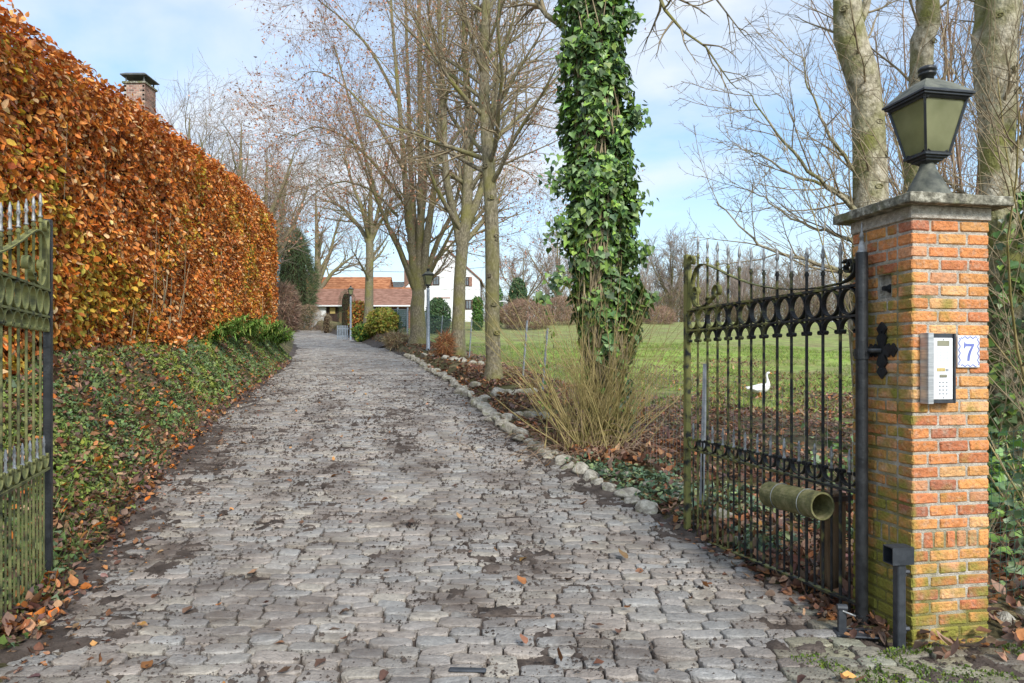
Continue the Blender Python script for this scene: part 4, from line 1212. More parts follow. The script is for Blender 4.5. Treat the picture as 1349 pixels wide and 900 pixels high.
def lantern(root, s, M_frame, M_roof, M_glass, ped=True, z0=0.0, glasscol=None):
    """four sided tapered lantern, local z=0 at its foot; s scales it"""
    H = lambda z: z0 + z * s
    if ped:
        g = G()
        prof = [(.150, 0), (.150, .012), (.128, .022), (.105, .075), (.078, .13), (.050, .185), (.036, .222), (.034, .235)]
        g.lathe([(r * s * 1.0, H(z)) for r, z in prof], n=24)
        g.build('pedestal', M_roof, root, smooth=True)
    zb, zt = .268, .552           # glass bottom / top
    hb, ht = .070, .128
    g = G()
    sq = [(.026, .225), (.040, .235), (.052, .240), (.052, .247), (.066, .252), (.066, .259), (.080, .262), (.080, .272)]
    g.lathe([(r * s * 1.414, H(z)) for r, z in sq], n=4, rot=pi / 4)
    g.build('base_plate', M_frame, root)
    fr = G()
    cs = [(-1, -1), (1, -1), (1, 1), (-1, 1)]
    for (a, b) in cs:
        fr.tube([(a * hb * s, b * hb * s, H(zb)), (a * ht * s, b * ht * s, H(zt))], [.0085 * s, .0085 * s], 4)
    for i in range(4):
        a, b = cs[i], cs[(i + 1) % 4]
        fr.tube([(a[0] * hb * s, a[1] * hb * s, H(zb + .006)), (b[0] * hb * s, b[1] * hb * s, H(zb + .006))], .008 * s, 4)
        fr.tube([(a[0] * (ht - .002) * s, a[1] * (ht - .002) * s, H(zt - .008)), (b[0] * (ht - .002) * s, b[1] * (ht - .002) * s, H(zt - .008))], .010 * s, 4)
        # small corner gussets
        for (p, q, zz, sg) in ((a, b, zt - .02, ht), (b, a, zt - .02, ht), (a, b, zb + .02, hb), (b, a, zb + .02, hb)):
            dx, dy = (q[0] - p[0]) / 2, (q[1] - p[1]) / 2
            fr.tube([((p[0] * sg + dx * .012) * s, (p[1] * sg + dy * .012) * s, H(zz)), ((p[0] * sg + dx * .028) * s, (p[1] * sg + dy * .028) * s, H(zz + (.014 if sg == ht else -.012)))], .006 * s, 4)
    fr.build('frame', M_frame, root)
    for i in range(4):
        a, b = cs[i], cs[(i + 1) % 4]
        gp = G(); k = .965
        vs = [(a[0] * hb * k * s, a[1] * hb * k * s, H(zb)), (b[0] * hb * k * s, b[1] * hb * k * s, H(zb)), (b[0] * ht * k * s, b[1] * ht * k * s, H(zt)), (a[0] * ht * k * s, a[1] * ht * k * s, H(zt))]
        n_ = np.array([(a[0] + b[0]) / 2, (a[1] + b[1]) / 2, 0]) * .003 * s
        vs2 = [tuple(np.array(v) - n_) for v in vs]
        gp.add(vs + vs2, [(0, 1, 2, 3), (7, 6, 5, 4), (0, 4, 5, 1), (1, 5, 6, 2), (2, 6, 7, 3), (3, 7, 4, 0)])
        gp.build('glass_pane', M_glass, root)
    r = G()
    r.lathe([(v * s * 1.414, H(z)) for v, z in ((.136, .548), (.143, .552), (.143, .560), (.152, .563), (.152, .572), (.146, .578))], n=4, rot=pi / 4)
    r.build('eaves', M_frame, root)
    r = G()
    r.lathe([(v * s * 1.414, H(z)) for v, z in ((.146, .578), (.085, .640), (.040, .672), (.030, .677))], n=4, rot=pi / 4)
    r.build('roof', M_roof, root)
    r = G()
    r.lathe([(v * s, H(z)) for v, z in ((.032, .668), (.032, .700), (.042, .703), (.044, .712), (.036, .716), (.036, .722), (.045, .726), (.045, .738), (.036, .748), (.0, .752))], n=20)
    r.build('vent_cap', M_frame, root, smooth=True)
    r = G(); r.lathe([(.008 * s, H(.272)), (.008 * s, H(.33)), (.025 * s, H(.36)), (.032 * s, H(.40)), (.02 * s, H(.44)), (0.001, H(.45))], n=12)
    r.build('bulb', M['white_paint'], root, smooth=True)

lroot = empty('pillar_lantern', (2.215, 3.645, 2.228), PA, label='black four sided lantern with frosted olive glass standing on the pillar capstone', cat='lantern')
lantern(lroot, 1.0, M['iron'], M['lamp_roof'], M['glass'])

# ---- intercom
def intercom():
    u0, u1, z0, z1 = .046, .205, 1.20, 1.545
    o_ = np.array(PC)
    root = empty('door_intercom', (PC[0] + .98 * u0, PC[1] + .18 * u0, z0), PA, label='silver door entry intercom with keypad and small screen on the brick pillar', cat='intercom')
    w = u1 - u0; h = z1 - z0
    g = G(); D = .050
    g.cbox(0, .010, -D, .0, 0, h, .002); g.cbox(w - .010, w, -D * .98, .0, 0, h, .002); g.cbox(.010, w - .01, -.02, .0, 0, h, .002)
    g.cbox(.0101, w - .0101, -D + .004, -.0201, 0, .018, .002); g.cbox(.0101, w - .0101, -D * .8, -.0201, h - .022, h, .002)
    g.build('housing', M['grey_plastic'], root)
    g = G(); g.cbox(-.004, -.0002, -D - .002, .0, -.002, h + .002, .001); g.cbox(-.004, .026, -D - .0055, -D - .0022, -.002, h + .002, .001)
    g.build('side_cover', M['steel'], root)
    g = G(); g.cbox(.0275, w - .020, -D - .001, -.021, .0185, h - .0225, .003)
    g.build('face_plate', M['white_paint'], root)
    f = -D - .001
    x0 = .0275; W2 = w - .020 - x0
    g = G(); g.cbox(x0 + .022, x0 + W2 - .022, f - .002, f + .001, h - .062, h - .036, .001); g.build('display', M['lcd'], root)
    g = G()
    for i in range(9):
        for j in range(8):
            g.tube([(x0 + .024 + i * (W2 - .048) / 8, f - .0008, h - .080 - j * .0075), (x0 + .024 + i * (W2 - .048) / 8, f + .001, h - .080 - j * .0075)], .0021, 6)
    g.build('speaker_grille', M['button'], root)
    g = G(); g.cbox(x0 + .020, x0 + .066, f - .002, f + .001, .158, .174, .001); g.build('name_card', M['gold'], root)
    g = G(); g.cbox(x0 + .070, x0 + .084, f - .003, f + .001, .159, .171, .001); g.build('call_button', M['button'], root)
    for zz in (.028, h - .031):
        g = G(); g.tube([(x0 + W2 / 2, f - .0015, zz), (x0 + W2 / 2, f + .001, zz)], .0028, 8); g.build('screw', M['grey_plastic'], root)
    g = G(); g.cbox(x0 + .034, x0 + .076, f - .004, f + .001, .128, .142, .003); g.build('proximity_reader', M['lcd'], root)
    for j in range(4):
        for i in range(3):
            g = G(); xx = x0 + .036 + i * .0195; zz = .104 - j * .0185
            g.cbox(xx - .0045, xx + .0045, f - .003, f + .001, zz - .0035, zz + .0035, .001); g.build('key', M['button'], root)
intercom()

def number_tile():
    u0, u1, z0, z1 = .250, .378, 1.376, 1.537
    root = empty('house_number_tile', (PC[0] + .98 * u0, PC[1] + .18 * u0, z0), PA, label='white ceramic tile with blue number 7 and scroll border on the pillar', cat='number tile')
    w, h = u1 - u0, z1 - z0
    g = G(); g.cbox(0, w, -.012, .0, 0, h, .002); g.build('tile', M['tile'], root)
    y0, y1 = -.0135, -.0118
    g = G()
    # serifed 7
    p = [(.036, .128), (.039, .128), (.041, .122), (.050, .120), (.094, .120), (.094, .112), (.078, .082), (.070, .058), (.067, .034), (.054, .034), (.056, .058), (.064, .082), (.080, .107),
         (.048, .107), (.042, .104), (.039, .096), (.034, .096), (.035, .112)]
    g.extrude(p, y1, y0)
    g.build('numeral_seven', M['blue'], root, fix=True)
    g = G()
    def squig(x0, z0_, x1, z1_, n, amp, ph):
        pts = []
        for k in range(n * 10 + 1):
            t = k / (n * 10)
            a = sin(t * n * 2 * pi + ph) * amp
            dx, dz = x1 - x0, z1_ - z0_; l = math.hypot(dx, dz)
            pts.append((x0 + dx * t - dz / l * a, z0_ + dz * t + dx / l * a))
        g.strap(pts, y0 + .0004, y1, .0048)
    squig(.009, .012, .009, h - .012, 4, .0042, 0); squig(w - .009, .012, w - .009, h - .012, 4, .0042, pi)
    squig(.018, .010, w - .018, .010, 3, .0042, 0); squig(.018, h - .010, w - .018, h - .010, 3, .0042, pi)
    g.build('scroll_border', M['blue'], root, fix=True)
number_tile()

# ================================================================ gates
def spiral(cx, cz, r0, r1, a0, a1, n=22):
    return [(cx + (r0 + (r1 - r0) * k / (n - 1)) * cos(a0 + (a1 - a0) * k / (n - 1)), cz + (r0 + (r1 - r0) * k / (n - 1)) * sin(a0 + (a1 - a0) * k / (n - 1))) for k in range(n)]

def smooth2(pts, n=6):
    P, _ = poly([(a, 0, b) for a, b in pts], [1] * len(pts), (len(pts) - 1) * n + 1)
    return [(p[0], p[2]) for p in P]

def finial_geo(x, z, h, s=1.0):
    g = G()
    g.lathe([(.009 * s, z - .004), (.013 * s, z), (.013 * s, z + .006), (.008 * s, z + .012), (.009 * s, z + .03), (.0065 * s, z + h * .45), (.011 * s, z + h * .52), (.0115 * s, z + h * .58), (.008 * s, z + h * .66), (.0095 * s, z + h * .76), (.003, z + h)], x, 0, 8)
    for sg in (-1, 1):
        g.tube([(x, 0, z + h * .50), (x + sg * .014 * s, 0, z + h * .57), (x + sg * .019 * s, 0, z + h * .70)], [.0045 * s, .004 * s, .0015 * s], 5)
    return g

def gate(label, loc, rz, main, post_mat, group, L_=1.88, near_hinge=True, dz=0.0, matlo=None, ringm=None):
    root = empty('iron_gate', loc, rz, label=label, cat='gate', group=group)
    matlo = matlo or main; ringm = ringm or main
    nb = 12; sp = (L_ - .05) / (nb + 1)
    us = [.02 + sp * (k + 1) for k in range(nb)]
    tipz = lambda u: 2.07 + .39 * (u / L_) ** 2 + dz
    # posts
    g = G(); g.lathe([(.031, .0), (.031, 1.99)], 0, 0, 20); g.lathe([(.038, 1.42), (.038, 1.475)], 0, 0, 20); g.lathe([(.040, .0), (.040, .05)], 0, 0, 20)
    hp = g.build('hanging_post', M['iron'], root, smooth=False)
    g = G(); g.lathe([(.028, 1.985), (.024, 1.99), (.024, 2.0), (.018, 2.005), (.018, 2.03), (.013, 2.036), (.010, 2.07), (.014, 2.075), (.006, 2.10), (.0015, 2.155)], 0, 0, 12)
    g.build('finial', M['silver'], hp, smooth=True)
    g = G(); g.cbox(L_ - .028, L_ + .020, -.022, .022, .03, 2.265 + dz, .003)
    g.build('leading_post', post_mat, root)
    # rails
    def rail(z0, z1, hgt, wid=.036):
        g = G(); n = 10
        g.strap([(.0 + (L_ - .028) * k / n, z0 + (z1 - z0) * k / n) for k in range(n + 1)], -wid / 2, wid / 2, hgt)
        g.build('rail', main, root)
    rail(1.82, 1.82, .014, .040); rail(1.655, 1.655, .013, .036); rail(.70, .715, .014, .036); rail(.10, .035, .014, .036)
    # long bars
    for u in us:
        t = tipz(u) - .145
        g = G(); g.tube([(u, 0, .012), (u, 0, t)], (.0088 if near_hinge else .0075), 8); g.lathe([(.0135, t - .03), (.0135, t - .012)], u, 0, 8)
        b = g.build('bar', matlo, root, smooth=False)
        finial_geo(u, t, .145).build('finial', M['silver'], b, smooth=True)
    # short spears
    for k in range(nb + 1):
        u = .02 + sp * (k + .5)
        g = G(); g.tube([(u, 0, .018), (u, 0, .80)], (.0068 if near_hinge else .0052), 8); g.lathe([(.013, .785), (.013, .80)], u, 0, 8)
        b = g.build('short_bar', ringm, root)
        finial_geo(u, .80, .125, .9).build('finial', M['silver'], b, smooth=True)
    # rings and hoops
    for k in range(nb + 1):
        u = .02 + sp * (k + .5)
        r = sp / 2 - .004
        pts = [(u + r * cos(a), 1.7375 + .072 * sin(a)) for a in np.linspace(0, 2 * pi, 28, endpoint=False)]
        G().strap(pts, -.016, .016, .008, closed=True).build('ring', ringm, root, smooth=False)
        r2 = sp / 2 - .006
        def hoop(zt, sg):
            pts = [(u + r2 * cos(a), zt + sg * (.062 * sin(a) - .062)) for a in np.linspace(pi, 0, 18)]
            l = spiral(u - r2 + .012, zt - sg * .072, .013, .007, pi, pi + sg * 1.6 * pi, 12)
            rr = spiral(u + r2 - .012, zt - sg * .072, .013, .007, 0, -sg * 1.6 * pi, 12)
            return l[::-1] + pts + rr
        G().strap(hoop(1.647, 1), -.016, .016, .007).build('hoop', ringm, root)
        G().strap(hoop(.725, -1), -.014, .014, .007).build('hoop', ringm, root)
    # top scrolls
    u1 = L_ - .035
    path = [(.10, 1.93), (.075, 1.965), (.045, 1.94), (.05, 1.89), (.12, 1.85), (.25, 1.84), (.42, 1.84), (.70, 1.87), (.98, 1.93), (1.25, 2.02), (1.45, 2.10), (1.62, 2.155), (1.72, 2.14),
            (1.78, 2.06), (1.79, 1.95), (1.76, 1.86), (1.69, 1.832), (1.58, 1.845), (1.48, 1.89)]
    main_s = smooth2([(a * L_ / 1.88, b) for a, b in path], 6)
    tail = spiral(1.43 * L_ / 1.88, 1.93, .055, .022, -.6, 1.75 * pi, 24)
    G().strap(main_s + tail, -.018, .018, .008).build('scroll', main, root)
    G().strap(spiral(.095, 1.925, .045, .02, .2 * pi, 2.2 * pi, 20), -.018, .018, .007).build('scroll', main, root)
    s2 = [(u1 - .002, 1.83), (u1 - .012, 1.95), (u1 - .010, 2.08), (u1 - .0, 2.17)]
    G().strap(smooth2(s2) + spiral(u1 - .042, 2.205, .046, .018, .0, 1.9 * pi, 20), -.018, .018, .008).build('scroll', main, root)
    G().strap(smooth2([(u1 - .16, 1.83), (u1 - .10, 1.87), (u1 - .075, 1.93)]) + spiral(u1 - .115, 1.955, .042, .018, -.1, 1.8 * pi, 18), -.018, .018, .008).build('scroll', main, root)
    G().strap(spiral(1.55 * L_ / 1.88, 1.88, .035, .012, pi, 2.8 * pi, 16), -.016, .016, .007).build('scroll', main, root)
    # hinge collar with bolt
    g = G(); g.box(-.038, .05, -.012, .012, 1.435, 1.46); g.tube([(.0, -.04, 1.447), (.0, -.058, 1.447)], .009, 8)
    g.build('hinge_collar', M['iron'], root)
    return root
GG = 'double wrought iron gates standing open'
gate('open wrought iron gate leaf hung on the brick pillar, holding the newspaper pipe', (1.874, 3.66, 0.0), math.atan2(1.82, -.47), M['iron_algae'], M['iron_algae'], GG, ringm=M['iron_light_algae'])
gate('open wrought iron gate leaf with green algae in front of the beech hedge, left', (-2.225, 2.52, .03), math.atan2(.933, -.36), M['iron_green'], M['iron'], GG, near_hinge=False, ringm=M['iron_green'])

# ---- hinge plate on the pillar
def hinge_plate():
    root = empty('gate_hinge_plate', (PC[0] - .18 * .205, PC[1] + .98 * .205, 1.465), PA, label='black cross shaped hinge plate bolted to the mossy side of the pillar', cat='hinge')
    def arm(L_, w):
        return [(.018, .018), (w, L_ * .42), (.016, L_ * .55), (w * 1.05, L_ * .74), (0, L_), (-w * 1.05, L_ * .74), (-.016, L_ * .55), (-w, L_ * .42)]
    pts = []
    for k, L_ in enumerate((.150, .10, .150, .10)):
        a = -k * pi / 2
        for (x, z) in arm(L_, .034)[::-1] if False else arm(L_, .034):
            pts.append((x * cos(a) - z * sin(a), x * sin(a) + z * cos(a)))
    # order round the clock
    P2 = []
    for k, L_ in enumerate((.150, .11, .150, .11)):
        a = k * pi / 2
        for (x, z) in [(.020, .020), (.036, L_ * .45), (.018, L_ * .58), (.036, L_ * .76), (0, L_), (-.036, L_ * .76), (-.018, L_ * .58), (-.036, L_ * .45)]:
            P2.append((x * cos(a) - z * sin(a), x * sin(a) + z * cos(a)))
    g = G(); g.extrude(P2, -.012, -.001, 'yz')
    g.build('plate', M['iron'], root, fix=True)
    g = G(); g.tube([(-.010, 0, 0), (-.045, .03, 0), (-.05, .065, 0)], .013, 8)
    g.build('hinge_pin', M['iron'], root)
    for (a, b) in ((0, .10), (0, -.10), (.07, 0)): G().tube([(-.011, a, b), (-.019, a, b)], .008, 6).build('bolt', M['iron'], root)
hinge_plate()

# ---- newspaper pipe
def pipe():
    d = np.array([-.47, 1.82]) / 1.88; n_ = np.array([-d[1], d[0]])
    c0 = np.array([1.874, 3.66]) + d * .18 + n_ * .10; c1 = np.array([1.874, 3.66]) + d * .66 + n_ * .10
    root = empty('newspaper_pipe', (c0[0], c0[1], .60), label='green stained pipe fixed to the right gate for newspapers', cat='pipe')
    ax = np.array([c1[0] - c0[0], c1[1] - c0[1], -.02])
    g = G()
    a = np.array([0, 0, 0.]); b = ax
    u = norm(ax); s = np.cross(u, [0, 0, 1]); s = norm(s); w = np.cross(s, u)
    n = 28
    vs = []
    for (p, r) in ((a, .078), (b, .078), (b, .068), (a, .068)):
        for i in range(n):
            t = 2 * pi * i / n
            vs.append(p + r * (cos(t) * s + sin(t) * w))
    fs = []
    for k in range(4):
        for i in range(n):
            j = (i + 1) % n; k2 = (k + 1) % 4
            fs.append((k * n + i, k * n + j, k2 * n + j, k2 * n + i))
    g.add(vs, fs); g.build('tube', M['pipe'], root, smooth=False, fix=True)
    g = G()
    for q in (.25, .75):
        p = ax * q
        pts = [p + .0805 * (cos(t) * s + sin(t) * w) for t in np.linspace(0, 2 * pi, 25)]
        g.tube(pts, .0025, 5)
    g.build('tie_wire', M['wire'], root)
pipe()

# ---- sensor post, gate stop, wooden post
def sensor_post():
    root = empty('photocell_post', (1.905, 3.36, 0), RAD(8), label='dark grey photocell post with hooded sensor at the foot of the pillar', cat='sensor post')
    g = G(); g.cbox(-.022, .022, -.022, .022, -.03, .42, .005); g.build('post', M['grey_plastic'], root)
    g = G(); 
    for b in ((-.062, .052, -.036, -.031, .415, .50), (-.062, .052, .031, .036, .415, .50), (-.062, .052, -.0309, .0309, .495, .50), (-.062, .052, -.0309, .0309, .415, .42), (.02, .052, -.0308, .0308, .4202, .4948)):
        g.box(*b)
    g.build('hood', M['grey_plastic'], root)
    g = G(); g.tube([(.019, 0, .457), (.004, 0, .457)], .014, 12); g.build('lens', M['iron'], root)
    g = G()
    for z in (.09, .37): g.tube([(.022, 0, z), (.05, 0, z)], .012, 6); g.tube([(.03, 0, z - .02), (.03, 0, z + .02)], .008, 6)
    g.build('bracket', M['grey_plastic'], root)
sensor_post()
def gate_stop():
    x, y = 1.70, 3.52
    root = empty('gate_stop', (x, y, 0), RAD(-8), label='small steel gate stop with pin on a ground plate by the hinge post', cat='gate stop')
    g = G(); g.cbox(-.02, .02, -.012, .012, 0, .135, .003); g.tube([(-.024, 0, .14), (.024, 0, .14)], .017, 10); g.build('upright', M['grey_plastic'], root)
    g = G(); g.tube([(.0, -.012, .125), (.055, -.035, .11)], .005, 6); g.build('pin', M['silver'], root)
    g = G(); g.cbox(-.04, .19, -.06, .03, .006, .016, .003); g.cbox(-.03, .2, .035, .05, .0, .02, .003); g.build('ground_plate', M['grey_plastic'], root)
gate_stop()
def wood_post():
    x, y = 1.95, 4.15
    root = empty('wooden_post', (x, y, gz(x, y) - .03), RAD(20), label='weathered wooden post standing behind the right gate', cat='post')
    g = G(); g.cbox(-.06, .055, -.05, .05, 0, .62, .008, None, .004); g.build('post', M['wood'], root)
    g = G(); g.cbox(-.10, .09, -.0505, -.062, .57, .60, .002); g.build('cross_strip', M['dark'], root)
wood_post()
# embedded flat iron at the road's bottom centre
g = G(); g.cbox(-.085, .085, -.018, .018, 0, .014, .006)
o = g.build('iron_drop_stop', M['grey_plastic']); o.location = (-.20, 3.07, .012); o.rotation_euler = (0, 0, RAD(-3))
tag(o, label='flat iron catch plate set among the cobbles at the bottom centre', cat='catch plate')

# ================================================================ fences
def wire_fence(pts, h, label, name, pm, wm, sag=.02, mesh=.10, lean=0, post_w=.02, skip_posts=(), wr=.0013, hs=None):
    b = np.array((pts[0][0], pts[0][1], gz(*pts[0])))
    root = empty(name, tuple(b), label=label, cat='fence')
    P = [np.array((x, y, gz(x, y))) for x, y in pts]
    for k, p in enumerate(P):
        if k in skip_posts: continue
        g = G(); hh = h * random.uniform(1.0, 1.08); lx = random.uniform(-lean, lean)
        g.tube([p + np.array([0, 0, -.1]), p + np.array([lx, 0, hh])], post_w, 4)
        o_ = g.build('post', pm, root); o_.location = -b
    Pt = []
    nh = int(h / mesh)
    for k in range(len(P) - 1):
        a, c = P[k], P[k + 1]
        L_ = np.linalg.norm(c - a)
        for j in range(nh + 1):
            z = .03 + j * (h - .06) / nh
            Pt.append([a + [0, 0, z], a * .67 + c * .33 + [0, 0, z - sag], a * .33 + c * .67 + [0, 0, z - sag], c + [0, 0, z]])
        nv = int(L_ / mesh)
        for j in range(1, nv):
            q = a + (c - a) * j / nv
            q2 = np.array([q[0], q[1], gz(q[0], q[1])])
            base = q * .5 + q2 * .5 if False else q
            zo = [0, 0, 0]
            Pt.append([base + [0, 0, .03], base + [rng.normal(0, .004), 0, h * .33], base + [rng.normal(0, .004), 0, h * .66], base + [0, 0, h - .04]])
    Pt = np.array(Pt)
    v, f = tubes(Pt, np.full(Pt.shape[:2], wr), 3)
    mesh_np('wire_mesh', v - b, f, wm, root)
    return root
fpts = [(2.32, 4.3), (1.62, 5.85), (1.45, 7.6), (1.25, 10.2), (.55, 12.6), (.22, 14.6), (-.55, 17.6), (-1.32, 21), (-2.0, 24), (-2.9, 27.5), (-4.6, 33)]
wire_fence(fpts, 1.18, 'low galvanised wire mesh fence with steel posts between tree row and meadow', 'wire_fence', M['galv'], M['wire'], lean=.12, skip_posts=(0, 2))
# green garden mesh fence by the far tree
fp2 = [(pix(528, 36), 36), (pix(512, 42), 42), (pix(498, 47), 47)]
wire_fence([(pix(600, 33), 33), (pix(560, 36), 36), (pix(537, 38), 38), (pix(524, 41), 41), (pix(514, 44), 44)], 1.5, 'green mesh garden fence in front of the outbuilding, beside the biggest tree', 'mesh_fence', M['galv'], M['green_paint'], mesh=.12, wr=.010, post_w=.05)
wire_fence([(2.50, 3.75), (3.05, 3.98), (4.4, 4.3), (6.0, 4.6)], 1.02, 'green wire mesh fence running right from the brick pillar', 'mesh_fence', M['green_paint'], M['green_paint'], mesh=.06, post_w=.028, skip_posts=(0,))

# pale lattice panel fence
def slat_fence():
    y = 46; x0, x1 = pix(444, y), pix(459, y); z = gz((x0 + x1) / 2, y)
    root = empty('slat_fence', (x0, y, z), label='short pale slatted fence left of the second lamp post', cat='fence')
    g = G(); n = 7
    for k in range(n): g.box((x1 - x0) * k / n, (x1 - x0) * (k + .62) / n, -.02, .0, 0, .95)
    g.build('slats', M['galv'], root)
    g = G(); g.box(0, x1 - x0, .001, .04, .2, .28); g.box(0, x1 - x0, .001, .04, .7, .78); g.build('rail', M['galv'], root)
slat_fence()

# ---- lamp posts
def lamp_post(px, basey, topy, y, label):
    x = pix(px, y); z = gz(x, y) - .03
    H_ = 1.4 + (478 - topy) / F * y - z
    root = empty('lamp_post', (x, y, z), RAD(20), label=label, cat='lamp post', group='garden lamp posts along the driveway')
    s = 1.0
    hp = H_ - .53 * s * 1.25
    g = G(); g.lathe([(.09, 0), (.09, .05), (.07, .08), (.062, hp * .45), (.058, hp - .1), (.045, hp)], n=12)
    g.build('post', M['galv'], root, smooth=True)
    g = G(); g.lathe([(.045, hp - .02), (.062, hp), (.045, hp + .02), (.03, hp + .05)], n=12); g.build('collar', M['iron'], root)
    lantern(root, 1.25, M['iron'], M['lamp_roof'], M['glass'], ped=False, z0=hp - .22 * 1.25 + .03)
lamp_post(564, 460, 355, 25., 'first garden lamp post on grey pole, between the two thick tree trunks')
lamp_post(462, 435, 377, 45., 'second garden lamp post on grey pole, beside the dark conical shrub')
lamp_post(399, 424, 392, 74., 'third and farthest garden lamp post, beside the white garage wall')

# ================================================================ buildings
def outbuilding():
    y = 72.; x0, x1 = pix(396, y), pix(541, y); z0 = gz((x0 + x1) / 2, y) - .5
    ze = 1.4 + (478 - 402) / F * y; zr = 1.4 + (478 - 380) / F * (y + 4)
    root = empty('outbuilding', (x0, y, z0), label='low garage building with brown tiled roof, part white wall, part red brick', cat='building')
    W_ = x1 - x0; zb = z0
    L0 = lambda px: pix(px, y) - x0
    H = lambda py: 1.4 + (478 - py) / F * y - zb
    D = 8.
    g = G(); g.box(0, L0(429), 0, D, 0, ze - zb); g.build('white_wall', M['white_wall'], root)
    g = G(); g.box(L0(429), L0(488), .25, D, 0, ze - zb); g.build('recess_wall', M['dark'], root)
    g = G(); g.box(L0(488), W_, .05, D, 0, ze - zb); g.build('brick_wall', M['brick_far'], root)
    # gable ends
    g = G(); g.extrude([(0.02, ze - zb), (D - .02, ze - zb), (4., zr - zb - .12)], 0.02, .2, 'yz'); g.extrude([(0.02, ze - zb), (D - .02, ze - zb), (4., zr - zb - .12)], W_ - .2, W_ - .02, 'yz')
    g.build('gable', M['white_wall'], root, fix=True)
    # roof with tile courses
    rr = G(); n = 16; o_ = .35
    for side in (0, 1):
        for k in range(n):
            t0, t1 = k / n, (k + 1) / n
            ya, yb = -o_ + (4 + o_) * t0, -o_ + (4 + o_) * t1
            za = ze - zb - .12 + (zr - ze + .12) * t0; zb_ = ze - zb - .12 + (zr - ze + .12) * t1
            if side: ya, yb = D - ya, D - yb
            vs = [(-.25, ya, za + .05), (W_ + .25, ya, za + .05), (W_ + .25, yb, zb_), (-.25, yb, zb_), (-.25, ya, za - .03), (W_ + .25, ya, za - .03)]
            rr.add(vs, [(0, 1, 2, 3), (4, 5, 1, 0)])
    rr.build('roof', M['roof_brown'], root)
    g = G(); g.box(-.25, W_ + .25, 3.88, 4.12, zr - zb - .05, zr - zb + .1); g.build('ridge_tiles', M['roof_orange'], root)
    g = G(); g.box(-.2, W_ + .2, -.50, -.36, ze - zb - .18, ze - zb - .04); g.build('gutter', M['white_paint'], root)
    def win(a, b, c, d, nm='window', fm='dark', gm='glass_far', yy=.0):
        g = G(); g.box(L0(a), L0(b), yy - .05, yy + .04, H(d), H(c)); w_ = g.build(nm, M[fm], root)
        g = G(); m_ = (L0(a) + L0(b)) / 2
        g.box(L0(a) + .12, m_ - .05, yy - .08, yy - .051, H(d) + .12, H(c) - .12); g.box(m_ + .05, L0(b) - .12, yy - .08, yy - .051, H(d) + .12, H(c) - .12)
        g.build('pane', M[gm], w_)
    win(510, 537, 406, 431, 'window'); win(490, 504, 405, 417, 'window')
    win(434, 441, 405, 413, 'window', 'gold', 'gold', .2); win(446, 450, 403, 432, 'wooden_post', 'wood', 'wood', .2)
    return root
outbuilding()
def barn():
    y = 82.; x0, x1 = pix(387, y), pix(506, y); zb = gz((x0 + x1) / 2, y) - 1
    ze = 1.4 + (478 - 400) / F * y; zr = 1.4 + (478 - 365) / F * (y + 4)
    root = empty('barn', (x0, y, zb), label='barn with orange tiled roof rising behind the low garage building', cat='building')
    W_ = x1 - x0
    g = G(); g.box(0, W_, 0, 8, 0, ze - zb); g.build('wall', M['brick_far'], root)
    g = G(); 
    for e in ((.0, .2), (W_ - .2, W_)): g.extrude([(0, ze - zb), (8, ze - zb), (4., zr - zb - .1)], e[0], e[1], 'yz')
    g.build('gable', M['brick_far'], root, fix=True)
    rr = G(); n = 14
    for side in (0, 1):
        for k in range(n):
            t0, t1 = k / n, (k + 1) / n
            ya, yb = -.3 + 4.3 * t0, -.3 + 4.3 * t1
            za = ze - zb - .1 + (zr - ze + .1) * t0; zb_ = ze - zb - .1 + (zr - ze + .1) * t1
            if side: ya, yb = 8 - ya, 8 - yb
            rr.add([(-.2, ya, za + .07), (W_ + .2, ya, za + .07), (W_ + .2, yb, zb_), (-.2, yb, zb_), (-.2, ya, za - .03), (W_ + .2, ya, za - .03)], [(0, 1, 2, 3), (4, 5, 1, 0)])
    rr.build('roof', M['roof_orange'], root)
barn()
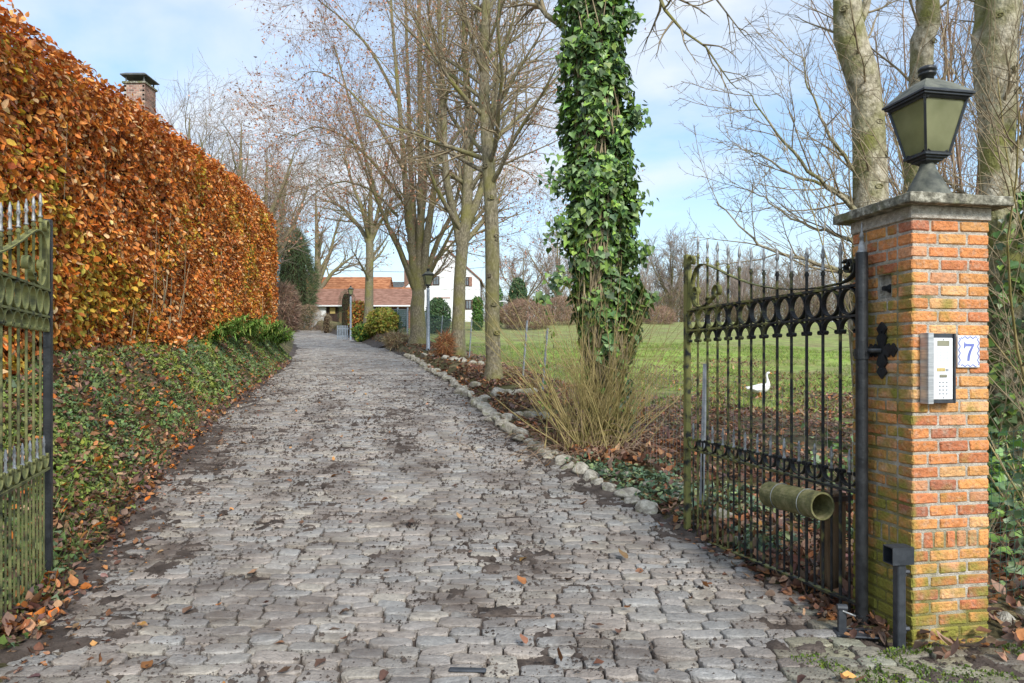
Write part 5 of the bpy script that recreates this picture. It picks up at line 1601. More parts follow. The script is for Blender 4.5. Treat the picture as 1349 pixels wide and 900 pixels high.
def white_house():
    y = 92.; x0, x1 = pix(533, y), pix(632, y); cxp = pix(587, y)
    zb = 1.4 + (478 - 424) / F * y - .3
    root = empty('white_house', (x0, y, zb), label='white painted house with steep gable, dark windows and brick chimneys behind the trees', cat='house')
    L0 = lambda px: pix(px, y) - x0
    H = lambda py: 1.4 + (478 - py) / F * y - zb
    W_ = x1 - x0; D = 9.
    ap = L0(587); ze1 = H(379); ze2 = H(369); za = H(328)
    g = G(); g.extrude([(0, 0), (W_, 0), (W_, ze2), (ap, za), (0, ze1)], 0, D); g.build('wall', M['white_wall'], root, fix=True)
    r = G()
    for (xa, za_, xb, zb_) in ((-.3, ze1 - .25, ap, za + .0), (W_ + .3, ze2 - .2, ap, za + .0)):
        r.add([(xa, -.25, za_ + .02), (xb, -.25, zb_ + .02), (xb, D + .2, zb_ + .02), (xa, D + .2, za_ + .02), (xa, -.25, za_ + .22), (xb, -.25, zb_ + .24), (xb, D + .2, zb_ + .24), (xa, D + .2, za_ + .22)],
              [(0, 1, 2, 3), (4, 5, 6, 7), (0, 1, 5, 4), (0, 3, 7, 4), (1, 2, 6, 5), (2, 3, 7, 6)])
    ro = r.build('roof', M['roof_brown'], root, fix=True)
    g = G(); c0 = L0(586); g.cbox(c0, c0 + .9, 1., 2., za - 1.2, H(317), .02); ch = g.build('chimney', M['white_wall'], ro)
    g = G(); g.box(c0 - .12, c0 + 1.02, .88, 2.12, H(317) + .002, H(317) + .18); g.build('chimney_cap', M['brick_chim'], ch)
    # darker left wing with brick chimney
    g = G(); g.box(-3.0, -.02, 1.5, 8, 0, H(392)); g.build('side_wing', M['brick_chim'], root)
    g = G(); g.extrude([(1.2, H(392)), (8.2, H(392)), (4.6, H(366))], -3.1, -.03, 'yz'); g.build('side_roof', M['lead'], root, fix=True)
    g = G(); g.cbox(-.7, .1, 4, 5, H(380), H(347), .02); g.lathe([(.2, H(347)), (.2, H(340)), (.12, H(336))], -.3, 4.5, 10); g.build('chimney', M['brick_chim'], root)
    def win(a, b, c, d, shut=None):
        g = G(); g.box(L0(a), L0(b), -.06, .05, H(d), H(c)); w_ = g.build('window', M['dark'], root)
        g = G(); m_ = (L0(a) + L0(b)) / 2
        g.box(L0(a) + .14, m_ - .05, -.09, -.061, H(d) + .14, H(c) - .14); g.box(m_ + .05, L0(b) - .14, -.09, -.061, H(d) + .14, H(c) - .14); g.build('pane', M['glass_far'], w_)
        if shut:
            for (p, q) in shut:
                g = G(); g.box(L0(p), L0(q), -.1, .02, H(d) - .02, H(c) + .02); g.build('shutter', M['roof_brown'], w_)
    win(570, 579, 364, 376, [(565.5, 569.6)]); win(611, 618, 365, 377, [(606.8, 610.8), (618.2, 622)]); win(613, 621.5, 395, 408, [(609, 612.8), (621.8, 625.5)])
    g = G(); g.box(L0(572), L0(592), -.05, .05, H(420), H(393)); d_ = g.build('garage_door', M['white_paint'], root)
    g = G(); g.box(L0(571), L0(593), -.12, -.051, H(393), H(392)); g.build('lintel', M['brick_far'], d_)
    g = G(); g.box(0, W_, -.04, .02, H(381.5), H(380.5)); g.build('ledge', M['white_wall'], root)
    for q in (584.5, 606): 
        g = G(); g.box(L0(q), L0(q) + .12, -.08, -.001, H(345), H(340) if q < 590 else H(349)); g.build('wall_anchor', M['lead'], root)
white_house()
def hidden_house():
    zb = gz(-12, 20) - .3
    root = empty('brick_house', (-16, 22, zb), label='brick house behind the beech hedge, only its capped chimney showing', cat='house')
    g = G(); g.box(-4.5, 4.5, -3, 3, 0, 3.4); g.build('wall', M['brick_chim'], root)
    g = G(); g.extrude([(-3.3, 3.4), (3.3, 3.4), (0, 8.7 - zb)], -4.6, 4.6, 'yz'); ro = g.build('roof', M['roof_brown'], root, fix=True)
    zt = 1.4 + (478 - 116) / F * 22 - zb
    cxl = pix(184.5, 22) + 16
    g = G(); w = .335
    z = 6.0; k = 0
    # individually laid courses
    while z < zt:
        n = 4
        for side in range(4):
            for q in range(n):
                a = -w + q * 2 * w / n + (w / n if k % 2 else 0); b = min(a + 2 * w / n - .015, w)
                if a >= w - .02: continue
                c = tuple(np.array(random.choice([(.36, .20, .15), (.30, .17, .13), (.42, .27, .2), (.22, .14, .11)])) * random.uniform(.8, 1.15))
                if side == 0: g.box(cxl + a, cxl + b, -w, -w + .08, z, z + .058, c)
                if side == 1: g.box(cxl + w - .08, cxl + w, a, b, z, z + .058, c)
                if side == 2: g.box(cxl - w, cxl - w + .08, a, b, z, z + .058, c)
        z += .07; k += 1
    ch = g.build('chimney', mat('chimney_bricks', (0, 0, 0), attr=True, rough=.95, scale=12), ro, col=True)
    g = G(); g.box(cxl - w + .004, cxl + w - .004, -w + .004, w - .004, 5.5, zt + .01); g.build('chimney_core', M['mortar'], ch)
    g = G(); g.box(cxl - w - .04, cxl + w + .04, -w - .04, w + .04, zt + .012, zt + .07); g.build('chimney_crown', M['cap'], ch)
    g = G()
    for sx_ in (-1, 1):
        for sy_ in (-1, 1): g.tube([(cxl + sx_ * w * .85, sy_ * w * .85, zt + .07), (cxl + sx_ * w * .85, sy_ * w * .85, zt + .26)], .025, 6)
    zz = zt + .26
    g.lathe([((w + .08) * 1.414, zz), ((w + .08) * 1.414, zz + .03), (.42, zz + .11)], cxl, 0, 4, pi / 4)
    g.build('rain_cap', M['lead'], ch)
hidden_house()

# ================================================================ shrubs and conifers
def blob_bush(name, label, px, y, bottom_y, top_y, wpx, n, pal, sz, kind='oval', cat='shrub', shape='round', leafmat='leaf', core=True, group=None):
    x = pix(px, y); zg = gz(x, y); z0 = min(1.4 + (478 - bottom_y) / F * y, zg + .0); z1 = 1.4 + (478 - top_y) / F * y
    z0 = zg - .05
    root = empty(name, (x, y, z0), label=label, cat=cat)
    if group: root['group'] = group
    R = wpx / 2 / F * y; h = z1 - z0
    u = rng.random(n); th = rng.random(n) * 2 * pi
    if shape == 'cone': prof = lambda t: np.clip(1.02 - t, .02, 1) ** .75
    elif shape == 'column': prof = lambda t: np.where(t > .75, np.sqrt(np.clip(1 - ((t - .75) / .26) ** 2, 0, 1)), 1) * (.75 + .25 * np.minimum(t * 4, 1))
    else: prof = lambda t: np.sqrt(np.clip(1 - (2 * t - .9) ** 2 / 1.25, 0.02, 1))
    rr = R * prof(u) * (1 - .30 * rng.random(n) ** 2) + R * .45 * (fbm(th * 1.2 + px, u * 4, 9, 4) - .5)
    pos = np.stack([rr * np.cos(th), rr * np.sin(th), u * h + .02], 1)
    nn = np.stack([np.cos(th), np.sin(th), .5 + 0 * th], 1)
    v, f, c = leaf_cloud(pos, nn, rng.uniform(sz[0], sz[1], n), pick(pal, n, .25), kind, np.stack([np.cos(th), np.sin(th), rng.normal(.2, .7, n)], 1), .6)
    mesh_np('foliage', v, f, M[leafmat], root, col=c)
    if core:
        g = G(); g.lathe([(max(R * .62 * float(prof(np.array(t))), .02), .02 + t * h * .96) for t in np.linspace(0, .96, 9)], n=12)
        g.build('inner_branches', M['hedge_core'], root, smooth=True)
    return root
DKG = [(.05, .10, .04), (.07, .13, .05), (.04, .08, .035), (.10, .16, .06)]
MDG = [(.06, .14, .025), (.09, .19, .03), (.05, .11, .03), (.12, .24, .04)]
YLG = [(.38, .36, .05), (.46, .40, .08), (.25, .30, .05), (.50, .32, .08), (.30, .34, .07)]
BRN = [(.27, .165, .11), (.35, .225, .15), (.21, .13, .09), (.40, .27, .19)]
TAN = [(.40, .30, .17), (.32, .23, .13), (.46, .35, .20), (.26, .2, .1)]
blob_bush('conifer', 'tall dark green conifer behind the far end of the beech hedge', 386, 68, 425, 304, 56, 12000, [(.07, .11, .045), (.10, .15, .05), (.14, .17, .07), (.06, .09, .04)], (.35, .7), 'blade', 'tree', 'round')
blob_bush('yew_shrub', 'dark conical evergreen shrub behind the second lamp post', 457, 52, 425, 383, 22, 3000, DKG, (.1, .2), 'blade', 'shrub', 'column')
blob_bush('yellow_shrub', 'yellow green leafy shrub at the foot of the smaller tree', 505, 41, 444, 408, 44, 3800, YLG, (.10, .2), group=None)
blob_bush('yellow_shrub', 'low lime green shrub on the verge in front of the smaller tree', 484, 42, 447, 428, 40, 2600, YLG[:3] + MDG, (.10, .18))
blob_bush('orange_shrub', 'orange and red leaved shrub between second lamp post and smaller tree', 472, 49, 436, 398, 26, 2600, [(.5, .2, .05), (.55, .33, .06), (.2, .25, .05), (.4, .12, .04)], (.1, .2))
blob_bush('bare_shrub', 'rounded brown shrub at the foot of the far spreading tree', 408, 66, 428, 402, 32, 3500, BRN + TAN, (.15, .3), 'blade', core=False)
blob_bush('bare_shrub', 'small tan shrub beside the road near the white garage wall', 430, 60, 433, 414, 14, 1500, TAN, (.12, .22), 'blade')
blob_bush('bare_shrub', 'tall brown brushwood behind the far end of the hedge, under the conifer', 372, 62, 428, 376, 40, 5500, BRN, (.35, .7), 'blade', core=False)
blob_bush('holly_shrub', 'dark round evergreen in front of the white house, right of the lamp post', 577, 60, 430, 394, 32, 4200, DKG, (.12, .2))
blob_bush('dark_evergreen', 'lone dark green round evergreen tree beyond the meadow', 682, 88, 410, 367, 24, 4000, DKG, (.15, .3), cat='tree')
blob_bush('clipped_conifer', 'bright green clipped column conifer between white house and slender tree', 629, 66, 432, 392, 13, 2600, MDG, (.10, .2), shape='column')
blob_bush('clipped_conifer', 'taller bright green column conifer peeping out behind the slender tree', 652, 72, 425, 374, 20, 2600, MDG, (.10, .2), shape='column')
blob_bush('bramble_shrub', 'large reddish brown shrub in the garden beyond the fence', 692, 70, 432, 396, 70, 9000, BRN, (.25, .5), 'blade', core=False)
blob_bush('bramble_shrub', 'brown shrub left of the ivy column at the meadow edge', 738, 78, 430, 392, 50, 5000, BRN, (.25, .5), 'blade', core=False)
blob_bush('bramble_shrub', 'low brown shrub right of the ivy column at the meadow edge', 868, 80, 428, 405, 42, 4000, BRN, (.25, .5), 'blade', core=False)
blob_bush('tan_grass_clump', 'dry tan grass clump beside the big tree on the verge', 523, 31, 452, 440, 26, 900, TAN, (.2, .4), 'blade', core=False)
blob_bush('dry_fern', 'rusty dry fern clump left of the mossy tree trunk', 586, 21.5, 470, 442, 18, 900, [(.34, .14, .05), (.26, .11, .05), (.40, .2, .08)], (.15, .3), 'blade', core=False)
blob_bush('evergreen_sprig', 'small glossy green sprig left of the ivy column in the wand bush', 722, 9.2, 400, 388, 20, 60, IVYC, (.05, .09), 'oval', core=False, leafmat='leaf_gloss')

# ferns on the bank at the hedge's far end
def ferns():
    for k, (y, dx, s) in enumerate(((14.2, .95, .8), (15.6, 1.0, .9), (17.0, .9, 1.0), (18.4, .95, 1.0), (19.8, .75, 1.1), (21.2, .85, 1.0), (22.6, .7, 1.0), (24.2, .6, 1.0))):
        x = float(XL(y)) - dx; b = np.array((x, y, gz(x, y) - .02))
        lab = ['small fern nearest the camera on the green bank', 'second fern up the bank below the hedge'][k] if k < 2 else 'arching green fern in the clump at the far end of the hedge bank'
        root = empty('fern', tuple(b), label=lab, cat='fern', group='ferns on the hedge bank')
        parts = []
        for q in range(26):
            a = rng.uniform(0, 2 * pi); L_ = s * rng.uniform(.75, 1.15)
            el = rng.uniform(.75, 1.35)
            t = np.linspace(0, 1, 34)
            px_ = np.cos(a) * L_ * t * .72; py_ = np.sin(a) * L_ * t * .72; pz_ = L_ * (1.15 * np.sin(el) * t - .62 * t * t)
            pos = np.stack([px_, py_, pz_], 1)
            side = np.array([-np.sin(a), np.cos(a), 0])
            for sg in (-1, 1):
                al = side * sg + np.array([np.cos(a), np.sin(a), 0]) * .35
                sz = L_ * .22 * np.sin(pi * (t * .88 + .1))
                parts.append(leaf_cloud(pos, np.tile([0, 0, 1.], (34, 1)), sz, pick([(.17, .31, .05), (.22, .37, .07), (.13, .24, .05), (.32, .36, .09)], 34), 'frond', np.tile(al, (34, 1)), .12))
        Vv, Ff, Cc = join(parts)
        mesh_np('fronds', Vv, Ff, M['leaf'], root, col=Cc)
ferns()

# ================================================================ far wood, hedgerow
def woodland():
    n = 330
    x = rng.uniform(-2, 78, n); y = rng.uniform(104, 150, n)
    x = x + (y - 104) * .3
    h = rng.uniform(6.5, 10.5, n)
    P = np.zeros((n, 6, 3)); P[:, 0] = np.stack([x, y, T(x, y) - .3], 1)
    d = norm(np.stack([rng.normal(0, .08, n), rng.normal(0, .08, n), np.ones(n)], 1))
    for k in range(1, 6):
        d = norm(d + rng.normal(0, .05, (n, 3))); P[:, k] = P[:, k - 1] + d * (h / 5)[:, None]
    R = (h * .014)[:, None] * np.linspace(1, .2, 6)
    P1, R1 = grow(P, R, 16, .12, 1, 42, 14, (1.6, 3.6), 4, rr=.5, up=.5, wob=.1, rmin=.035)
    P2, R2 = grow(P1, R1, 9, .1, 1, 40, 16, (.5, 1.5), 3, rr=.5, up=.2, wob=.14, rmin=.026)
    parts = []
    for a, b, s in ((P, R, 4), (P1, R1, 3), (P2, R2, 3)):
        v, f = tubes(a, b, s); parts.append((v, f, v * 0))
    Vv, Ff, _ = join(parts)
    o_ = mesh_np('woodland', Vv, Ff, M['twig_far']); tag(o_, label='leafless brown wood closing the view beyond the meadow', cat='wood', kind='stuff')
woodland()
def hedgerow():
    n = 60000
    x = rng.uniform(-9, 75, n); y = 96 + rng.normal(0, 1.2, n) + .12 * x
    u = rng.random(n) ** 1.3
    hh = 2.2 + 4.4 * fbm(x * .16, x * 0, 5, 3)
    z = T(x, y) + u * hh
    c = pick([(.19, .125, .08), (.25, .17, .11), (.15, .10, .07), (.22, .19, .09), (.13, .13, .06)], n)
    v, f, c = leaf_cloud(np.stack([x, y, z], 1), rng.normal(0, 1, (n, 3)), rng.uniform(.35, .8, n), c, 'blade', np.stack([rng.normal(0, .5, n), rng.normal(0, .5, n), np.ones(n)], 1), .3)
    o_ = mesh_np('hedgerow', v, f, M['leaf'], col=c); tag(o_, label='low brown hedgerow along the far edge of the meadow', cat='hedgerow', kind='stuff')
hedgerow()

# ================================================================ stones along the verge
def rocks():
    protos = []
    import bmesh
    for k in range(8):
        bm = bmesh.new(); bmesh.ops.create_icosphere(bm, subdivisions=3, radius=1)
        o1, o2 = rng.uniform(0, 50, 2)
        # chop with random planes for angular faces
        planes = [(norm(rng.normal(0, 1, 3)), rng.uniform(.45, .75)) for _ in range(12)]
        for v in bm.verts:
            p = np.array(v.co)
            for nn_, dd in planes:
                s = p @ nn_
                if s > dd: p = p - nn_ * (s - dd) * .85
            p *= 1 + .16 * (float(fbm(p[0] * 1.1 + o1, p[1] * 1.1 + p[2] * 1.3 + o2, 2, 2)) - .5)
            v.co = p
        me = bpy.data.meshes.new('rock'); bm.to_mesh(me); bm.free(); me.polygons.foreach_set('use_smooth', [True] * len(me.polygons))
        me.materials.append(M['rock']); protos.append(me)
    def put(x, y, s, label, group, zoff=0):
        o_ = bpy.data.objects.new('edging_stone', random.choice(protos)); COL.objects.link(o_)
        o_.location = (x, y, gz(x, y) + s * .12 + zoff)
        o_.scale = (s * random.uniform(.7, 1.15), s * random.uniform(.6, .95), s * random.uniform(.42, .62))
        o_.rotation_euler = (random.uniform(-.3, .3), random.uniform(-.3, .3), random.uniform(0, 6.3))
        tag(o_, label, 'stone', group)
    y = 6.0
    while y < 26:
        s = random.uniform(.10, .17) if y < 9 else random.uniform(.13, .22)
        put(float(XR(y)) + random.uniform(.05, .14), y, s, 'pale mossy field stone in the row edging the right side of the cobbled driveway', 'stones edging the driveway')
        y += s * random.uniform(1.35, 1.75)
    for (px, py, y) in ((655, 512, 12.6), (668, 511, 12.6), (683, 508, 12.7), (700, 509, 12.7), (640, 515, 12.4), (650, 536, 10.6), (668, 540, 10.5), (684, 545, 10.4), (700, 546, 10.3), (628, 500, 14), (716, 552, 10.2)):
        put(pix(px, y), y, random.uniform(.15, .24), 'grey stone in the low rows crossing the leafy verge left of the ivy column', 'stones laid across the verge')
    for (x, y) in ((.72, 7.75), (.95, 7.5), (1.2, 7.0), (1.32, 6.6), (1.0, 7.15), (1.48, 6.2), (.5, 8.2), (.35, 8.7), (.62, 8.05), (1.6, 6.45), (1.75, 5.6), (2.0, 5.2), (1.9, 4.7), (2.1, 4.5), (1.72, 5.1)):
        put(x, y, random.uniform(.08, .15), 'loose stone among ivy leaves between the wand shrub and the right gate', 'loose stones on the verge')
    for (px, y) in ((586, 20), (596, 19.6), (610, 19.2), (622, 18.6), (634, 18.2), (575, 22), (560, 23.5)):
        put(pix(px, y), y, random.uniform(.16, .26), 'larger stone below the mossy tree trunk on the verge', 'stones under the tree row')
    put(2.62, 3.62, .09, 'loose stone among dead leaves right of the brick pillar', 'stones right of the pillar')
    put(2.80, 3.75, .07, 'loose stone among dead leaves right of the brick pillar', 'stones right of the pillar')
rocks()

# ================================================================ ground cover, litter, grass
def ground_stuff():
    up = np.array([0, 0, 1.])
    # left bank cover
    n = 100000
    y = 2.7 + 23.4 * rng.random(n) ** 1.5
    dl = .05 + rng.random(n) * 1.45
    x = XL(y) - dl
    dens = fbm(x * 1.6, y * 1.6, 31, 4)
    edge = sst(.0, .35, dl)
    keep = (rng.random(n) < sst(.43, .60, dens + .06 * (fbm(x * 7, y * 7, 35, 3) - .5) * 4 + .05 * edge) * (.05 + .95 * sst(.1, .6, dl)))
    x, y, dl = x[keep], y[keep], dl[keep]; n = len(x)
    sl = np.stack([np.full(n, .55), np.zeros(n), np.ones(n)], 1)
    pos = np.stack([x, y, T(x, y) + rng.uniform(.005, .07, n)], 1)
    c = pick(COVERC, n, .16)
    br = sst(.45, .7, fbm(x * 1.1, y * 1.1, 32, 3))[:, None]
    c = c * (1 - br) + c * np.array([1.6, 1.35, .8]) * br
    v, f, c = leaf_cloud(pos, sl, np.clip(rng.normal(.034, .012, n), .012, .07) * np.clip(y / 9, .9, 1.5), c, 'ivy', None, .8)
    o_ = mesh_np('bank_ground_cover', v, f, M['leaf'], col=c); tag(o_, label='small leaved green ground cover on the bank under the hedge', cat='ground cover', kind='stuff')
    # grass tufts on bank and verge and meadow
    parts = []
    def tufts(x, y, per, hmin, hmax, pal, mx=.5):
        m = len(x)
        x = np.repeat(x, per) + rng.normal(0, .03, m * per); y = np.repeat(y, per) + rng.normal(0, .03, m * per)
        k = m * per
        al = np.stack([rng.normal(0, mx, k), rng.normal(0, mx, k), np.ones(k)], 1)
        parts.append(leaf_cloud(np.stack([x, y, T(x, y) - .005], 1), np.stack([rng.normal(0, 1, k), rng.normal(0, 1, k), np.zeros(k)], 1), rng.uniform(hmin, hmax, k), pick(pal, k, .25), 'blade', al, .1))
    GRS = [(.10, .18, .035), (.15, .24, .05), (.20, .26, .07), (.08, .14, .03), (.24, .24, .09)]
    yy = 4 + 20 * rng.random(1500) ** 1.3; tufts(XL(yy) - rng.uniform(.15, 1.3, 1500), yy, 7, .05, .14, GRS)
    # meadow
    m = 15000; yy = 13 + 30 * rng.random(m) ** 1.2; xx = XR(yy) + 2.5 + rng.random(m) * 22
    k = (fbm(xx * .5, yy * .5, 8) > .42) & (yy > 14.5); tufts(xx[k], yy[k], 8, .06, .20, [(.15, .25, .04), (.26, .38, .06), (.11, .18, .035), (.34, .40, .09), (.32, .28, .12)], .8)
    m = 3000; yy = 5.5 + 11 * rng.random(m); xx = XR(yy) + 1.0 + rng.random(m) * 8
    k = fbm(xx * .8, yy * .8, 19) > .48; tufts(xx[k], yy[k], 6, .03, .09, GRS, .9)
    Vv, Ff, Cc = join(parts)
    o_ = mesh_np('grass', Vv, Ff, M['leaf'], col=Cc); tag(o_, label='short grass blades in the meadow and on the bank', cat='grass', kind='stuff')
    # fallen leaves
    parts = []
    def litter(x, y, s0, s1, pal=LITTER, dz=.012, j=.35, base=None):
        n = len(x)
        z = T(x, y) if base is None else base
        parts.append(leaf_cloud(np.stack([x, y, z + dz + rng.random(n) * .03], 1), np.tile(up, (n, 1)), rng.uniform(s0, s1, n), pick(pal, n, .25), 'litter', None, j))
    n = 15000; y = 3.4 + 20 * rng.random(n) ** 1.5; dd = rng.random(n) ** .9 * 1.45; k = fbm(y * 1.3, dd * 1.6, 38, 4) + .10 * rng.random(n) > .43; y = y[k]; litter(XL(y) - dd[k], y, .03, .08, LITTER + AUT[:1] + [(.10, .06, .045), (.16, .09, .07)], .03, .6)
    n = 2000; y = 2.6 + 4.5 * rng.random(n) ** 1.1; litter(XL(y) - .08 - rng.random(n) ** 1.0 * 1.2, y, .03, .08, LITTER)
    # right verge
    n = 15000; y = 3.9 + 14 * rng.random(n) ** 1.35; dr_ = .10 + rng.random(n) * 2.4; x = XR(y) + dr_
    k = (fbm(x * 1.5, y * 1.5, 36) > .40); litter(x[k], y[k], .035, .095)
    n = 16000; y = 5 + 12 * rng.random(n) ** 1.1; x = XR(y) + 1.4 + rng.random(n) * 9
    k = (fbm(x * .9, y * .9, 37) > .36); litter(x[k], y[k], .05, .10)
    n = 15000; y = 14 + 16 * rng.random(n) ** 1.6; x = XR(y) + 2 + rng.random(n) * 13; k = fbm(x * .5, y * .5, 41) + .12 * rng.random(n) > .50; litter(x[k], y[k], .06, .11)
    n = 2600; litter(rng.uniform(2.45, 4.4, n), 3.45 + rng.random(n) ** 1.2 * 3.2, .03, .085, dz=.006, j=.5)
    n = 1700; x = 1.15 + rng.normal(0, .5, n); y = 8.1 + rng.normal(0, .35, n); k = x > XR(y) + .3; litter(x[k], y[k], .05, .12, LITTER + [(.36, .15, .06), (.2, .09, .05)], .05, .8)
    n = 420; y = 3.7 + 1.9 * rng.random(n); x = XR(y) + rng.normal(.14, .10, n); litter(x, y, .03, .085, LITTER, .012, .45)
    n = 130; litter(rng.uniform(1.68, 2.0, n), rng.uniform(3.42, 3.9, n), .03, .07, LITTER, .008, .5)
    n = 90; litter(rng.uniform(1.95, 2.9, n), rng.uniform(3.16, 3.4, n), .03, .08, LITTER, .01, .5)
    # verge further up
    n = 2200; y = 17 + 30 * rng.random(n); litter(XR(y) + .1 + rng.random(n) * 2, y, .07, .14)
    # scattered on the cobbles
    n = 230; y = 2.6 + 22 * rng.random(n) ** 1.5; x = XL(y) + (XR(y) - XL(y)) * rng.random(n)
    litter(x, y, .035, .085, LITTER + [(.5, .25, .08), (.6, .3, .1)], .012, .3, Pz(y))
    n = 420; y = 2.6 + 14 * rng.random(n) ** 1.4; x = XL(y) + rng.exponential(.16, n); litter(x, y, .02, .06, LITTER, .010, .4)
    Vv, Ff, Cc = join(parts)
    o_ = mesh_np('fallen_leaves', Vv, Ff, M['leaf'], col=Cc); tag(o_, label='brown fallen leaves scattered on bank, verge and cobbles', cat='fallen leaves', kind='stuff')
    # dirt crumbs on the cobbles
    n = 60000; y = 2.3 + 16 * rng.random(n) ** 1.6; x = XL(y) + (XR(y) - XL(y) + .6) * rng.random(n)
    k = cover(x, y) + .14 * rng.random(n) > .58; k |= rng.random(n) < .045
    x, y = x[k], y[k]; n = len(x)
    t = np.array([[1, 0, 0], [0, 1, 0], [-1, 0, 0], [0, -1, 0], [0, 0, .8]]) 
    fc = np.array([[0, 1, 4], [1, 2, 4], [2, 3, 4], [3, 0, 4]])
    s = (.003 + rng.exponential(.0032, n)) * np.clip(y / 5, .8, 1.6)
    a = rng.random(n) * 2 * pi
    tt = t[None] * (1 + rng.normal(0, .25, (n, 5, 3)))
    rx = tt[..., 0] * np.cos(a)[:, None] - tt[..., 1] * np.sin(a)[:, None]; ry = tt[..., 0] * np.sin(a)[:, None] + tt[..., 1] * np.cos(a)[:, None]
    zz = np.maximum(soil_h(x, y) + .0, Pz(y) + .010) + road_wave(x, y)
    Vv = np.stack([x[:, None] + rx * s[:, None], y[:, None] + ry * s[:, None], zz[:, None] + tt[..., 2] * s[:, None]], -1).reshape(-1, 3)
    Ff = (fc[None] + (np.arange(n) * 5)[:, None, None]).reshape(-1, 3)
    o_ = mesh_np('dirt_crumbs', Vv, Ff, M['soil']); tag(o_, label='dark crumbs of dirt scattered over the cobbles', cat='dirt', kind='stuff')
    # ivy ground cover between verge and gate
    n = 3800; y = 4.6 + 3.2 * rng.random(n); x = XR(y) + .12 + rng.random(n) * 1.1
    k = fbm(x * 2.2, y * 2.2, 39) > .47; x, y = x[k], y[k]; n = len(x)
    v1 = leaf_cloud(np.stack([x, y, T(x, y) + rng.uniform(.02, .09, n)], 1), np.tile(up, (n, 1)), rng.uniform(.025, .055, n), pick([(.10, .17, .09), (.14, .22, .12), (.08, .13, .07), (.22, .27, .12)], n), 'ivy', None, .5)
    n = 1200; x = rng.uniform(2.5, 4.2, n); y = rng.uniform(3.9, 6, n); 
    v2 = leaf_cloud(np.stack([x, y, T(x, y) + rng.uniform(.02, .9, n) ** 1.5], 1), np.tile([0, -.5, 1.], (n, 1)), rng.uniform(.03, .08, n), pick(IVYC, n), 'ivy', None, .6)
    Vv, Ff, Cc = join([v1, v2])
    o_ = mesh_np('creeping_ivy', Vv, Ff, M['leaf_gloss'], col=Cc); tag(o_, label='creeping ivy on the ground beside the right gate and behind the pillar', cat='ground cover', kind='stuff')
    # moss cushions near the pillar foot
    n = 9000; x = rng.uniform(1.3, 2.9, n); y = rng.uniform(2.5, 3.38, n)
    k = (fbm(x * 5, y * 5, 66, 3) > .58) & (y < 3.36 + .18 * (x - 1.99)); x, y = x[k], y[k]; n = len(x)
    al = np.stack([rng.normal(0, .6, n), rng.normal(0, .6, n), np.ones(n)], 1)
    v, f, c = leaf_cloud(np.stack([x, y, Pz(y) + .006 + 0 * x], 1), rng.normal(0, 1, (n, 3)) * [1, 1, .1], rng.uniform(.008, .018, n), pick([(.12, .19, .03), (.18, .24, .04), (.09, .13, .03)], n), 'litter', al, .1)
    o_ = mesh_np('moss', v, f, M['leaf'], col=c); tag(o_, label='green moss in the cobble joints near the pillar foot', cat='moss', kind='stuff')
ground_stuff()

# brushwood / dead stems right of the pillar
def brush_right():
    n = 120; b = np.array((2.9, 4.3, gz(2.9, 4.3)))
    root = empty('dead_brushwood', tuple(b), label='tangle of dead twigs behind the green mesh fence right of the pillar', cat='brushwood')
    x = rng.uniform(2.5, 4.3, n); y = rng.uniform(4.05, 5.4, n)
    P = np.zeros((n, 7, 3)); P[:, 0] = np.stack([x, y, T(x, y)], 1)
    d = norm(np.stack([rng.normal(0, .6, n), rng.normal(0, .4, n), rng.uniform(.3, 1.4, n)], 1)); l = rng.uniform(.3, 1.1, n)
    for k in range(1, 7):
        d = norm(d + [0, 0, -.1] + rng.normal(0, .12, (n, 3))); P[:, k] = P[:, k - 1] + d * (l / 6)[:, None]
    v, f = tubes(P, np.full((n, 7), .004) * np.linspace(1, .4, 7), 4)
    mesh_np('twigs', v - b, f, M['twig'], root)
brush_right()

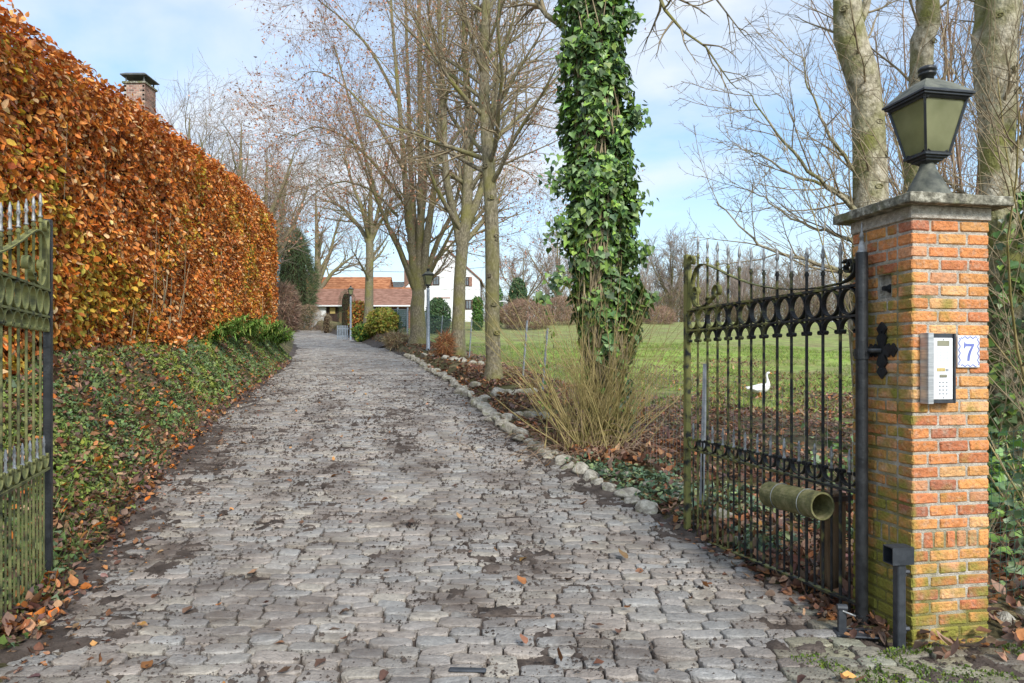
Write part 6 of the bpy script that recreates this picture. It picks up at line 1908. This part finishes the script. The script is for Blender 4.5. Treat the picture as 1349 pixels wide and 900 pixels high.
# ================================================================ goose
def goose():
    y = 17.; x = pix(1001, y); z = gz(x, y)
    z -= .07
    root = empty('goose', (x, y, z), RAD(0), label='white goose standing in the meadow behind the right gate', cat='goose')
    s = .92
    prof = [(-.37, .30, .012, .010), (-.30, .31, .05, .03), (-.20, .31, .10, .085), (-.08, .31, .125, .125), (.06, .32, .13, .14), (.16, .345, .105, .125), (.215, .40, .065, .085), (.225, .47, .04, .05), (.205, .56, .030, .032), (.185, .64, .027, .028), (.185, .70, .03, .03), (.205, .735, .040, .036), (.245, .745, .036, .030), (.275, .738, .022, .020)]
    n = 14; vs = []; fs = []
    P = np.array([(a, b) for a, b, _, _ in prof])
    for k, (px_, pz_, ry, rz_) in enumerate(prof):
        t = P[min(k + 1, len(P) - 1)] - P[max(k - 1, 0)]; t = t / np.linalg.norm(t)
        nx_, nz_ = -t[1], t[0]
        for i in range(n):
            a = 2 * pi * i / n
            vs.append((s * (px_ + nx_ * rz_ * sin(a)), s * ry * cos(a), s * (pz_ + nz_ * rz_ * sin(a))))
    for k in range(len(prof) - 1):
        for i in range(n):
            a, b = k * n + i, k * n + (i + 1) % n; fs.append((a, b, b + n, a + n))
    fs.append(tuple(range(n))[::-1]); fs.append(tuple((len(prof) - 1) * n + i for i in range(n)))
    g = G(); g.add(vs, fs); o_ = g.build('body', M['goose'], root, smooth=True, fix=True)
    md = o_.modifiers.new('sub', 'SUBSURF'); md.levels = 1; md.render_levels = 1
    g = G(); g.tube([(s * .268, 0, s * .738), (s * .30, 0, s * .728), (s * .335, 0, s * .715)], [s * .021, s * .017, s * .006], 8); g.build('beak', M['beak'], root, smooth=True)
    for sg in (-1, 1):
        g = G(); g.tube([(-.02, sg * .06, s * .22), (0, sg * .06, s * .1), (-.01, sg * .06, .015)], [.02, .012, .010], 6)
        g.extrude([(-.03, -.02 + sg * .06), (.07, -.045 + sg * .06), (.08, sg * .06), (.07, .045 + sg * .06), (-.03, .02 + sg * .06)], .004, .014, 'xy'); g.build('leg', M['beak'], root, fix=True)
        g = G(); wv = [(-.30, .33), (-.12, .27), (.08, .28), (.13, .34), (.05, .40), (-.12, .40), (-.36, .35)]
        g.extrude([(a * s, b * s) for a, b in wv], sg * .108 * s, sg * .128 * s); g.build('wing', M['goose'], root, fix=True)
        g = G(); g.lathe([(.001, -.005), (.005, 0), (.001, .005)], s * .235, sg * s * .034, 6); o2 = g.build('eye', M['iron'], root); o2.location = (0, 0, s * .75)
goose()

# garden hoop and power line
def hoop():
    y = 34.; x = pix(662, y); b = (x, y, gz(x, y))
    root = empty('garden_arch', b, label='thin white hoop standing in the garden right of the slender tree', cat='garden hoop')
    z1 = 1.4 + (478 - 397) / F * y - b[2]
    pts = [(.55 * cos(a) , 0, z1 - .55 + .55 * sin(a)) for a in np.linspace(.35 * pi, pi, 14)] + [(-.55, 0, 0)]
    g = G(); g.tube(pts, .03, 8); g.build('bent_tube', M['white_paint'], root, smooth=True)
hoop()
def power_line():
    y = 105.
    P = [W(300, 330, y), W(400, 352, y), W(480, 357, y), W(560, 358, y + 5), W(640, 352, y + 10)]
    p, _ = poly(P, [1] * 5, 20)
    g = G(); g.tube([tuple(np.array(q) - np.array(P[0])) for q in p], .035, 5)
    o_ = g.build('power_line', M['iron']); o_.location = P[0]; tag(o_, label='thin overhead cable crossing the sky above the outbuilding', cat='cable')
power_line()
